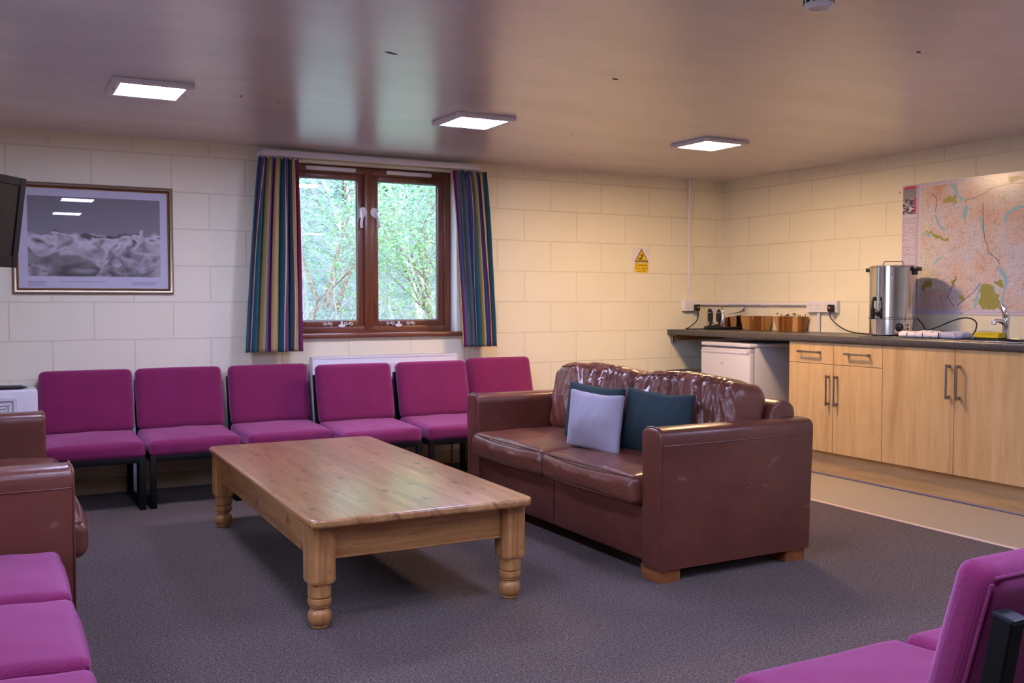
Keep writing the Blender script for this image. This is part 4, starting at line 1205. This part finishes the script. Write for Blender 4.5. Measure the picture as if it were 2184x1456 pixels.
# sockets
def sock_face(mb, c, axis, dep):
    pass
def socket(name, label, gangs, axis, along0, wall, z0):
    """double 13 A socket plates in a surface box"""
    t = thing(name, label, 'socket', (0, 0, 0), 0, 'white double sockets')
    w = .147; h = .086; d_ = .036
    L_ = w*gangs
    def bx(mb, a0, a1, e0, e1, z0_, z1_, bev=0):
        if axis == 'x': mb.box(a0, a1, wall-e1, wall-e0, z0_, z1_, bev, 1)
        else: mb.box(wall-e1, wall-e0, a0, a1, z0_, z1_, bev, 1)
    m = MB(); bx(m, along0, along0+L_, .0, d_-.008, z0, z0+h, .002); m.build('back_box', M['white_pl'], t)
    for g in range(gangs):
        a = along0+g*w
        m = MB(); bx(m, a+.0006, a+w-.0006, d_-.008, d_, z0, z0+h, .003); pl = m.build('face_plate', M['white_pl'], t)
        m = MB()
        for c in (a+.037, a+w-.037):
            bx(m, c-.002, c+.002, d_, d_+.0006, z0+.046, z0+.055); bx(m, c-.012, c-.008, d_, d_+.0006, z0+.026, z0+.03); bx(m, c+.008, c+.012, d_, d_+.0006, z0+.026, z0+.03)
        m.build('pin_holes', M['black_pl'], pl)
        m = MB()
        for c in (a+.058, a+w-.058): bx(m, c-.006, c+.006, d_-.001, d_+.003, z0+.054, z0+.07, .001)
        m.build('rocker_switches', M['white'], pl)
    return t
socket('wall_socket', 'white double socket beside the room corner with the toaster plugged in', 1, 'x', -.452, 0, 1.065)
socket('wall_socket', 'white four-outlet socket strip on the wall between the wooden boxes and urn', 2, 'y', -1.24, 0, 1.064)
cable('toaster_cable', 'black lead hanging from the corner socket down to the toaster', [(-.335, -.06, 1.068), (-.333, -.068, 1.03), (-.36, -.07, .98), (-.43, -.075, .937), (-.468, -.09, .925), (-.36, -.15, .925), (-.28, -.17, .927), (-.22, -.16, .928)], (-.335, -.036, 1.095), 'y')
cable('urn_cable', 'thick black lead from the four-outlet socket to behind the urn', [(-.06, -1.20, 1.072), (-.066, -1.21, 1.03), (-.075, -1.29, .975), (-.10, -1.42, .935), (-.16, -1.60, .9265), (-.22, -1.74, .9265), (-.25, -1.785, .928)], (-.036, -1.20, 1.097), 'x')
t = thing('looped_cable', 'black lead looping up from the worktop between urn and map', 'cable', (0, 0, 0))
m = MB(); m.tube(spline([(-.20, -2.055, 1.04), (-.185, -2.085, 1.0), (-.17, -2.105, .965), (-.14, -2.16, .985), (-.11, -2.26, 1.03), (-.10, -2.34, 1.045), (-.10, -2.40, 1.02), (-.11, -2.40, .96), (-.13, -2.36, .9275), (-.2, -2.32, .9295)], 8), .0045, 8); m.build('cord', M['rubber'], t)

# conduit on the wall
def saddle(par, kind, k):
    m = MB()
    if kind == 'v': m.box(-.414, -.368, -.006, -.0005, k-.007, k+.007, .002, 1); m.tube([(-.404, -.006, k), (-.402, -.02, k), (-.391, -.028, k), (-.38, -.02, k), (-.378, -.006, k)], .004, 6)
    else: m.box(-.006, -.0005, k-.008, k+.008, 1.096, 1.15, .002, 1); m.tube([(-.006, k, 1.106), (-.022, k, 1.108), (-.033, k, 1.122), (-.022, k, 1.136), (-.006, k, 1.138)], .004, 6)
    m.build('saddle_clip', M['white_pl'], par)
cd = thing('conduit', 'white conduit running up the block wall from corner socket to ceiling', 'conduit', (0, 0, 0), 0, 'white surface conduits')
m = MB(); m.tube([(-.391, -.016, 1.152), (-.391, -.016, CEIL-.001)], .010, 12); m.build('tube', M['white_pl'], cd)
for z in (1.868, 1.617, 1.375): saddle(cd, 'v', z)
cd = thing('conduit', 'short white conduit from the corner socket into the room corner', 'conduit', (0, 0, 0), 0, 'white surface conduits')
m = MB(); m.tube([(-.304, -.018, 1.122), (-.032, -.018, 1.122)], .0125, 12); m.build('tube', M['white_pl'], cd)
m = MB(); m.tube([(-.10, -.018, 1.122), (-.032, -.018, 1.122)], .0165, 12); m.build('coupler', M['white_pl'], cd)
cd = thing('conduit', 'white conduit running level along the kitchen wall above the wooden boxes', 'conduit', (0, 0, 0), 0, 'white surface conduits')
m = MB(); m.tube([(-.018, -.003, 1.122), (-.018, -.945, 1.122)], .0125, 12); m.build('tube', M['white_pl'], cd)
m = MB(); m.tube([(-.018, -.003, 1.122), (-.018, -.09, 1.122)], .0165, 12); m.build('coupler', M['white_pl'], cd)
for y in (-.22, -.46, -.67): saddle(cd, 'h', y)
cd = thing('conduit', 'short white conduit dropping from the four-outlet socket to the worktop', 'conduit', (0, 0, 0), 0, 'white surface conduits')
m = MB(); m.tube([(-.018, -1.053, 1.063), (-.018, -1.053, ZW+.001)], .0125, 12); m.build('tube', M['white_pl'], cd)

# wooden boxes with dry sprigs and napkins
def wood_box(loc, rz, label, s, kind, seed):
    t = thing('wooden_box', label, 'box', loc, rz, 'tapered wooden boxes on the worktop')
    m = MB(); h = .110; a, b = .039, .056; w = .006
    bm = m.bm
    def quad4(r, z): return [bm.verts.new((x*r, y*r, z)) for x, y in ((-1, -1), (1, -1), (1, 1), (-1, 1))]
    A = quad4(a, 0); B = quad4(b, h); C = quad4(b-w, h); D = quad4(a-w, w)
    for k in range(4):
        j = (k+1) % 4
        bm.faces.new((A[k], A[j], B[j], B[k])); bm.faces.new((B[k], B[j], C[j], C[k])); bm.faces.new((C[k], C[j], D[j], D[k]))
    bm.faces.new(list(reversed(A))); bm.faces.new(D)
    bmesh.ops.recalc_face_normals(bm, faces=bm.faces[:])
    m.build('body', M['acacia'], t)
    rr = random.Random(seed); m = MB()
    if kind == 'sprig':
        for k in range(16):
            x, y = rr.uniform(-.035, .035), rr.uniform(-.035, .035)
            p = Vector((x, y, .03)); q = Vector((x*1.25+rr.uniform(-.012, .012), y*1.25+rr.uniform(-.012, .012), rr.uniform(.105, .13)))
            m.tube([p, (p+q)/2+Vector((rr.uniform(-.008, .008), 0, 0)), q], [.002, .0016, .001], 5)
            if k % 2: m.tube([q, q+Vector((rr.uniform(-.012, .012), rr.uniform(-.012, .012), rr.uniform(-.006, .008))), q+Vector((rr.uniform(-.02, .02), rr.uniform(-.02, .02), rr.uniform(-.012, .004)))], [.001, .0035, .0008], 5)
        m.build('dry_tea_sprigs', plain('dry_sprig', rgb(44, 34, 22), .8), t)
    else:
        for k in range(5):
            m.soft((.03, .006, .03), .005, (8, 4, 8), (0, .002, 0), lambda p, q: Vector((.004*noise.noise(q*40+Vector((seed, 0, 0))), .003*noise.noise(q*50), .006*noise.noise(q*30+Vector((0, k, seed))))), Matrix.Translation((0, -.03+k*.014, .088)))
        m.build('paper_sachets', plain('paper_white', rgb(222, 210, 206), .7), t)
    return t
wood_box((-.078, -.392, ZW+.0005), .0, 'tapered wooden box right behind the toaster, half hidden', 1, 'paper', 1)
wood_box((-.082, -.535, ZW+.0005), .08, 'tapered wooden box with paper sachets, second from the toaster', 1, 'paper', 2)
wood_box((-.078, -.765, ZW+.0005), -.05, 'tapered wooden box of dark sprigs, third from the toaster', 1, 'sprig', 3)
wood_box((-.078, -.905, ZW+.0005), .04, 'tapered wooden box of dark sprigs nearest the four-outlet socket', 1, 'sprig', 4)

# ------------------------------------------------------------------ caution sign
def text_mesh(s, size, align='CENTER'):
    cu = bpy.data.curves.new('lettering', 'FONT'); cu.body = s; cu.size = size; cu.align_x = align; cu.extrude = .0003; cu.resolution_u = 2
    o = bpy.data.objects.new('lettering', cu); COL.objects.link(o)
    dg = bpy.context.evaluated_depsgraph_get(); dg.update()
    me = bpy.data.meshes.new_from_object(o.evaluated_get(dg))
    bpy.data.objects.remove(o); bpy.data.curves.remove(cu)
    return me
sg = thing('caution_sign', 'small white and yellow caution sign about a slippery floor on block wall', 'sign', (-.852, -.0, 1.464))
W_, H_ = .083, .1
m = MB(); m.box(-W_, W_, -.003, 0, -H_, H_, .0012, 1); m.build('plate', M['sign_white'], sg)
m = MB(); m.prism([(-.066, -.012), (.066, -.012), (0, .094)], -.0042, -.003, 'y'); m.build('triangle_border', M['ink'], sg)
m = MB(); m.prism([(-.0555, -.0055), (.0555, -.0055), (0, .0825)], -.005, -.0042, 'y'); m.build('triangle_field', M['yellow'], sg)
m = MB(); m.box(-.066, .066, -.0042, -.003, -.095, -.018, .001, 1); m.build('text_panel', M['yellow'], sg)
m = MB()
def stroke(pts, r): m.tube([(x, -.0052, z) for x, z in pts], r, 6)
stroke([(-.036, .003), (.040, .003)], .0022)                       # ground line
stroke([(-.004, .016), (.003, .028), (.006, .036)], .0042)         # trunk
stroke([(-.004, .016), (-.022, .02), (-.031, .013)], .003)         # raised leg
stroke([(-.004, .016), (-.012, .010), (-.022, .006)], .003)        # other leg
stroke([(.004, .034), (-.008, .036), (-.012, .048)], .0022)        # arm
stroke([(.006, .035), (.016, .036), (.020, .046)], .0022)          # arm
m.lathe([(0, .0), (.0062, 0), (.0062, .002), (0, .002)], 14, (0, 0, 0), Matrix.Translation((.004, -.005, .046)) @ Matrix.Rotation(PI/2, 4, 'X'))
m.build('slipping_figure', M['ink'], sg)
for (s_, sz, z) in (('Caution', .034, -.044), ('Floor slippery', .0205, -.066), ('when wet', .0205, -.086)):
    me = text_mesh(s_, sz); me.materials.append(M['ink'])
    o = bpy.data.objects.new('lettering', me); COL.objects.link(o); o.parent = sg; o.location = (0, -.0046, z); o.rotation_euler = (PI/2, 0, 0)

# ------------------------------------------------------------------ wall map
MY0, MZ0, MZ1 = -1.780, 1.062, 1.915; ML = 1.02
mp = thing('wall_map', 'large laminated map with blue lakes pinned to the wall above the sink', 'map', (-.002, 0, 0))
def mbx(mb, a0, a1, z0, z1, e0, e1, bev=0): mb.box(-e1, -e0, MY0-a1, MY0-a0, z0, z1, bev, 1)
m = MB(); mbx(m, -.013, ML, MZ0, MZ1, 0, .002); m.build('sheet', M['map_paper'], mp)
g0, g1, gz0, gz1 = .135, ML-.035, 1.092, 1.890
def ribbon(pts, w, e, mb):
    P = [Vector((a, z)) for a, z in pts]; Lf, Rt = [], []
    for i, p in enumerate(P):
        d_ = (P[min(i+1, len(P)-1)]-P[max(i-1, 0)]).normalized(); n_ = Vector((-d_.y, d_.x)); ww = w[i] if isinstance(w, list) else w
        Lf.append(p+n_*ww/2); Rt.append(p-n_*ww/2)
    for i in range(len(P)-1):
        q = [Lf[i], Lf[i+1], Rt[i+1], Rt[i]]
        mb.prism([(MY0-v.x, v.y) for v in q], -.0022-e, -.0022, 'x', mi=3)
LK = [[(0.355, 1.889), (0.385, 1.887), (0.408, 1.819), (0.453, 1.783), (0.432, 1.765), (0.394, 1.814)], [(0.45, 1.744), (0.479, 1.745), (0.477, 1.704), (0.467, 1.657), (0.45, 1.655), (0.449, 1.7)], [(0.56, 1.666), (0.574, 1.671), (0.578, 1.633), (0.595, 1.575), (0.591, 1.547), (0.572, 1.595)], [(0.845, 1.717), (0.846, 1.7), (0.787, 1.685), (0.755, 1.67), (0.739, 1.634), (0.743, 1.612), (0.726, 1.623), (0.722, 1.654), (0.741, 1.683), (0.787, 1.704)], [(0.238, 1.703), (0.257, 1.695), (0.277, 1.641), (0.324, 1.598), (0.309, 1.593), (0.262, 1.638)], [(0.146, 1.596), (0.217, 1.572), (0.241, 1.567), (0.217, 1.562), (0.154, 1.577)], [(0.309, 1.442), (0.314, 1.435), (0.252, 1.391), (0.233, 1.377), (0.241, 1.398)], [(0.688, 1.358), (0.712, 1.351), (0.754, 1.294), (0.758, 1.263), (0.739, 1.202), (0.725, 1.096), (0.705, 1.096), (0.717, 1.152), (0.732, 1.214), (0.734, 1.276), (0.696, 1.336)], [(0.573, 1.254), (0.587, 1.25), (0.567, 1.196), (0.545, 1.098), (0.529, 1.098), (0.546, 1.171)], [(0.66, 1.246), (0.674, 1.227), (0.685, 1.202), (0.664, 1.221)], [(0.614, 1.442), (0.624, 1.445), (0.637, 1.422), (0.621, 1.418)]]
WD = [[(0.58, 1.247), (0.636, 1.259), (0.678, 1.215), (0.699, 1.183), (0.708, 1.099), (0.584, 1.098), (0.561, 1.158), (0.574, 1.203)], [(0.677, 1.271), (0.724, 1.282), (0.728, 1.233), (0.691, 1.233)], [(0.304, 1.816), (0.394, 1.814), (0.402, 1.768), (0.305, 1.77)], [(0.162, 1.595), (0.24, 1.587), (0.333, 1.545), (0.325, 1.531), (0.217, 1.572)], [(0.369, 1.269), (0.413, 1.314), (0.421, 1.282), (0.392, 1.243)], [(0.431, 1.178), (0.46, 1.184), (0.446, 1.139)], [(0.692, 1.767), (0.725, 1.783), (0.719, 1.753)], [(0.541, 1.692), (0.56, 1.697), (0.576, 1.671), (0.559, 1.647)], [(0.153, 1.266), (0.224, 1.285), (0.209, 1.239), (0.154, 1.219)], [(0.749, 1.903), (0.841, 1.893), (0.842, 1.869), (0.763, 1.859)]]
RO = [[(0.461, 1.776), (0.532, 1.788), (0.595, 1.808), (0.622, 1.83), (0.757, 1.847), (0.776, 1.882)], [(0.757, 1.847), (0.842, 1.844)], [(0.582, 1.752), (0.584, 1.658), (0.598, 1.531), (0.616, 1.492), (0.624, 1.448), (0.687, 1.401), (0.702, 1.37)], [(0.573, 1.26), (0.538, 1.209), (0.417, 1.119)], [(0.337, 1.185), (0.395, 1.113)], [(0.211, 1.844), (0.251, 1.808), (0.245, 1.722)], [(0.405, 1.308), (0.349, 1.171)]]

def clampz(P): return [(min(g1, max(g0, a)), min(gz1, max(gz0, z))) for a, z in P]
def rough(P, sub, amp, seed):
    """a natural, wavering outline"""
    out = []
    for i, (a, z) in enumerate(P):
        b, w = P[(i+1) % len(P)]
        for k in range(sub):
            t_ = k/sub; x, y = a+(b-a)*t_, z+(w-z)*t_
            out.append((x+amp*noise.noise(Vector((x*40, y*40, seed))), y+amp*noise.noise(Vector((x*40, y*40, seed+9)))))
    return clampz(out)
def fillpoly(mb, P, e, mi):
    from mathutils.geometry import tessellate_polygon
    V3 = [Vector((a, z, 0)) for a, z in P]
    top = [mb.bm.verts.new((-.0022-e, MY0-a, z)) for a, z in P]
    for tri in tessellate_polygon([V3]):
        try: f = mb.bm.faces.new([top[k] for k in tri]); f.material_index = mi
        except ValueError: pass
    low = [mb.bm.verts.new((-.0020, MY0-a, z)) for a, z in P]
    for k in range(len(P)):
        f = mb.bm.faces.new((top[k], top[(k+1) % len(P)], low[(k+1) % len(P)], low[k])); f.material_index = mi
m = MB(); mbx(m, g0, g1, gz0, gz1, .0019, .0024)
for k, P in enumerate(WD): fillpoly(m, rough(P, 7, .024, k), .0005, 2)
for k, P in enumerate(LK): fillpoly(m, rough(P, 4, .006, k+30), .0008, 1)
for P in RO: ribbon(rough(P, 1, 0, 0), .0036, .0010, m)
m.build('map_area', [M['map'], M['map_lake'], M['map_wood'], M['map_road']], mp)
m = MB(); mbx(m, -.008, .096, 1.722, 1.905, .002, .0025); m.build('cover_panel', M['map_grey'], mp)
m = MB(); mbx(m, -.008, .096, 1.889, 1.905, .0024, .0029); m.build('red_heading', M['map_red'], mp)
m = MB(); mbx(m, .081, .096, 1.722, 1.822, .0024, .0029); m.build('red_spine', M['map_red'], mp)
m = MB(); mbx(m, -.008, .080, 1.722, 1.822, .0024, .0028); m.build('cover_picture', M['map_photo'], mp)
m = MB(); rr = random.Random(8)
for (za, zb, n_) in ((1.868, 1.876, 2), (1.842, 1.856, 2)):
    for k in range(n_): mbx(m, .0, rr.uniform(.03, .06), za+k*.009, za+k*.009+.003, .002, .0029)
z = 1.688
while z > 1.085:
    if rr.random() < .82:
        a = -.004
        while a < .085:
            b = a+rr.uniform(.008, .03)
            if rr.random() < .7: mbx(m, a, min(b, .092), z, z+.0022, .002, .0026)
            a = b+.004
    z -= rr.choice((.0068, .0068, .0068, .014))
m.build('legend_lettering', plain('map_ink', rgb(150, 120, 140), .3), mp)
m = MB()
for (a0, a1, z0, z1) in ((-.008, .096, 1.696, 1.697), (-.008, .096, 1.078, 1.079), (-.008, -.007, 1.078, 1.697), (.095, .096, 1.078, 1.697), (.104, .1055, MZ0+.004, MZ1-.003), (.112, .113, 1.072, 1.905), (.112, ML-.02, 1.904, 1.905), (.112, ML-.02, 1.078, 1.079)): mbx(m, a0, a1, z0, z1, .002, .0026)
for k in range(9): mbx(m, .22+k*.09, .222+k*.09, 1.894, 1.899, .002, .0026); mbx(m, .22+k*.09, .222+k*.09, 1.083, 1.088, .002, .0026)
m.build('border_lines', M['map_road'], mp)
for (a, z) in ((.44, 1.897), (-.002, 1.899), (.9, 1.899), (.45, 1.072)):
    m = MB(); m.lathe([(0, .004), (.004, .003), (.0055, 0)], 12, (0, 0, 0), Matrix.Translation((-.0026, MY0-a, z)) @ Matrix.Rotation(-PI/2, 4, 'Y')); m.build('pin', M['chrome'], mp)
m = MB(); m.lathe([(0, .008), (.006, .006), (.008, 0), (0, 0)], 12, (0, 0, 0), Matrix.Translation((0, -1.745, 1.872)) @ Matrix.Rotation(-PI/2, 4, 'Y'))
o = m.build('wall_screw', M['steel']); tag(o, 'small grey screw head in the wall just beside the map corner', 'screw')

# ------------------------------------------------------------------ outdoors beyond the window
def hz(x, y):
    b = max(0, y-1.4)
    return -.35+.42*b+.03*b*b*.6+.25*noise.noise(Vector((x*.5, y*.5, 0)))+.08*noise.noise(Vector((x*2, y*2, 3)))
bm = bmesh.new(); NX, NY = 90, 80; X0h, X1h, Y0h, Y1h = -16, 18, .3, 22
G = [[bm.verts.new((X0h+(X1h-X0h)*i/NX, Y0h+(Y1h-Y0h)*(j/NY)**1.3, hz(X0h+(X1h-X0h)*i/NX, Y0h+(Y1h-Y0h)*(j/NY)**1.3))) for i in range(NX+1)] for j in range(NY+1)]
for j in range(NY):
    for i in range(NX): bm.faces.new((G[j][i], G[j][i+1], G[j+1][i+1], G[j+1][i]))
me = bpy.data.meshes.new('hillside'); bm.to_mesh(me); bm.free(); me.materials.append(M['hill'])
me.polygons.foreach_set('use_smooth', [True]*len(me.polygons))
o = bpy.data.objects.new('hillside', me); COL.objects.link(o); struct(o)
m = MB(); m.box(-30, XL-.26, -30, .3, -.6, -.4); struct(m.build('ground_outside', M['hill']))

def leaf_cloud(pts, size, rnd):
    verts, faces = [], []
    for p in pts:
        a = rnd.uniform(0, 2*PI); t_ = rnd.uniform(-.9, .9)
        ux = Vector((math.cos(a), math.sin(a), rnd.uniform(-.5, .5))).normalized()
        uy = ux.cross(Vector((math.sin(t_), .3, math.cos(t_)))).normalized()
        L_ = size*rnd.uniform(.6, 1.3); w_ = L_*.42
        n_ = len(verts)
        verts += [p, p+ux*L_*.5+uy*w_, p+ux*L_, p+ux*L_*.5-uy*w_]
        faces.append((n_, n_+1, n_+2, n_+3))
    return verts, faces
def tree(name, base, h, spread, nst, leafn, size, bark, leaf, label, seed, lean=(0, 0), r0=.03, group='shrubs and trees outside the window'):
    rnd = random.Random(seed)
    t = thing(name, label, 'tree', base, 0, group)
    m = MB(); tips = []
    def grow(p, d_, L_, r, lev):
        n_ = 5; pts = [p]; q = p.copy(); dd = d_.copy()
        for k in range(n_):
            dd = (dd+Vector((rnd.uniform(-.2, .2), rnd.uniform(-.2, .2), rnd.uniform(-.04, .16)))).normalized()
            q = q+dd*L_/n_; pts.append(q.copy())
        m.tube(pts, [r*(1-.6*k/n_) for k in range(n_+1)], 6 if lev < 2 else 4, None, False)
        for k in range(1, n_+1): tips.append((pts[k], lev))
        if lev < 3:
            for k in range(rnd.randint(3, 5) if lev < 2 else 3):
                i = rnd.randint(2, n_); a = rnd.uniform(0, 2*PI)
                nd = (dd*.7+Vector((math.cos(a), math.sin(a), rnd.uniform(-.1, .7)))*.75).normalized()
                grow(pts[i], nd, L_*rnd.uniform(.45, .7), r*.45*(1-.1*i), lev+1)
    for k in range(nst):
        a = rnd.uniform(0, 2*PI)
        d_ = Vector((lean[0]+spread*math.cos(a), lean[1]+spread*math.sin(a), 1)).normalized()
        grow(Vector((rnd.uniform(-.1, .1), rnd.uniform(-.1, .1), -.1)), d_, h*.62, r0*rnd.uniform(.7, 1.2), 0)
    m.build('trunk', bark, t, 60)
    outer = [p for p, l in tips if l >= 2] or [p for p, l in tips]
    pts = []
    for k in range(int(leafn*1.6)):
        p = rnd.choice(outer); pts.append(p+Vector((rnd.gauss(0, .11), rnd.gauss(0, .11), rnd.gauss(0, .09))))
    v, f = leaf_cloud(pts, size*.74, rnd)
    me = bpy.data.meshes.new('foliage'); me.from_pydata(v, [], f); me.materials.append(leaf)
    o = bpy.data.objects.new('foliage', me); COL.objects.link(o); o.parent = t
    return t
def at(x, y): return (x, y, hz(x, y))
tree('shrub', at(-2.05, 1.9), 2.3, .35, 4, 2600, .045, M['bark_pale'], M['leaf1'], 'pale multi-stemmed shrub outside the pane by the narrow curtain', 21, (.15, 0), .022)
tree('shrub', at(-2.95, 2.2), 2.2, .4, 4, 2400, .045, M['bark_brown'], M['leaf2'], 'brown-stemmed shrub leaning outside the pane by the wide curtain', 5, (-.25, 0), .028)
tree('shrub', at(-1.45, 2.5), 2.6, .3, 3, 2800, .05, M['bark_brown'], M['leaf2'], 'forked grey-brown tree outside the pane by the narrow curtain', 33, (.2, 0), .04)
tree('shrub', at(-2.5, 3.2), 2.6, .4, 4, 3600, .055, M['bark_pale'], M['leaf2'], 'leafy shrub behind the window mullion, a little farther out', 44)
tree('shrub', at(-1.0, 3.9), 2.8, .4, 4, 4200, .06, M['bark_pale'], M['leaf1'], 'bright green shrub higher up the bank, beyond the forked tree', 55)
tree('shrub', at(-2.0, 4.4), 2.8, .45, 4, 4200, .065, M['bark_brown'], M['leaf3'], 'deeper green bush on the bank seen through both panes', 66)
tree('shrub', at(-.3, 4.9), 3.0, .45, 4, 4200, .065, M['bark_brown'], M['leaf2'], 'soft green bush on the bank beside the bright green shrub', 77)
tree('shrub', at(-1.1, 5.9), 3.2, .5, 5, 5200, .08, M['bark_pale'], M['leaf2'], 'pale leafy tree at the top of the bank behind the deeper green bush', 88)
tree('shrub', at(.5, 6.4), 3.2, .5, 5, 5200, .08, M['bark_brown'], M['leaf1'], 'bright leafy tree at the top of the bank behind the soft green bush', 99)
tree('shrub', at(-2.75, 1.9), 1.9, .35, 5, 500, .035, M['bark_pale'], M['leaf1'], 'sparse pale bare-stemmed shrub nearest the glass outside', 121, (.1, 0), .014)
tree('shrub', at(-2.0, 1.3), 1.9, .4, 4, 420, .035, M['bark_brown'], M['leaf1'], 'thin brown twiggy shrub close outside the pane by the narrow curtain', 131, (.15, 0), .016)
for (x, y, s_, sd_, lb) in ((-2.62, 2.75, .30, 3, 'blue-grey boulder low outside the pane by the wide curtain'), (-2.25, 3.05, .22, 6, 'smaller slate boulder beside the blue-grey one outside')):
    m = MB(); m.soft((s_, s_*.7, s_*.6), .08, (12, 10, 8), (0, 0, .05), lambda p, q: Vector((.09*noise.noise(q*4+Vector((sd_, 0, 0))), .09*noise.noise(q*4), .08*noise.noise(q*5+Vector((0, sd_, 0))))))
    o = m.build('boulder', M['rock'], None, 30, loc=(x, y, hz(x, y)+.12)); tag(o, lb, 'rock')

# ------------------------------------------------------------------ light
wd = bpy.data.worlds.new('World'); S.world = wd; wd.use_nodes = True
nt = wd.node_tree; nt.nodes.clear()
wo = nt.nodes.new('ShaderNodeOutputWorld'); bg = nt.nodes.new('ShaderNodeBackground')
tc = nt.nodes.new('ShaderNodeTexCoord'); sep = nt.nodes.new('ShaderNodeSeparateXYZ'); cr = nt.nodes.new('ShaderNodeValToRGB')
nt.links.new(tc.outputs['Generated'], sep.inputs[0]); nt.links.new(sep.outputs[2], cr.inputs[0])
cr.color_ramp.elements[0].position = 0; cr.color_ramp.elements[0].color = (.58, .65, .86, 1)
cr.color_ramp.elements[1].position = .7; cr.color_ramp.elements[1].color = (.52, .64, 1.0, 1)
nt.links.new(cr.outputs[0], bg.inputs[0]); bg.inputs[1].default_value = 6.3
nt.links.new(bg.outputs[0], wo.inputs[0])
def portal(loc, rot, sx, sy):
    la = bpy.data.lights.new('window_portal', 'AREA'); la.shape = 'RECTANGLE'; la.size = sx; la.size_y = sy
    la.cycles.is_portal = True
    o = bpy.data.objects.new('window_portal', la); COL.objects.link(o); o.location = loc; o.rotation_euler = rot
portal(((WX0+WX1)/2, .20, (WZ0+WZ1)/2), (-PI/2, 0, 0), WX1-WX0, WZ1-WZ0)
portal((XL-.2, (LY0+LY1)/2, (LZ0+LZ1)/2), (0, -PI/2, 0), LZ1-LZ0, LY1-LY0)
sl = bpy.data.lights.new('sun', 'SUN'); sl.energy = 2.2; sl.angle = .3; sl.color = (1, .97, .9)
o = bpy.data.objects.new('sun', sl); COL.objects.link(o)
o.rotation_euler = Vector((-.35, .55, -.75)).to_track_quat('-Z', 'Y').to_euler()

# ------------------------------------------------------------------ camera
cam = bpy.data.cameras.new('camera'); cam.sensor_width = 36; cam.lens = 2070.62/2184*36; cam.clip_start = .05; cam.clip_end = 200
co = bpy.data.objects.new('camera', cam); COL.objects.link(co)
co.location = (-5.4004, -6.2439, 1.1511)
co.rotation_euler = (PI/2-.04214, 0, -.4975)
S.camera = co
S.view_settings.view_transform = 'Standard'; S.view_settings.look = 'None'; S.view_settings.gamma = 1; S.view_settings.use_curve_mapping = False
S.view_settings.exposure = 0.85
cy = S.cycles
cy.use_denoising = True; cy.use_adaptive_sampling = True; cy.adaptive_threshold = .02; cy.max_bounces = 8; cy.diffuse_bounces = 4; cy.glossy_bounces = 4; cy.transmission_bounces = 6; cy.transparent_max_bounces = 12
cy.sample_clamp_indirect = 8; cy.caustics_reflective = False; cy.caustics_refractive = False
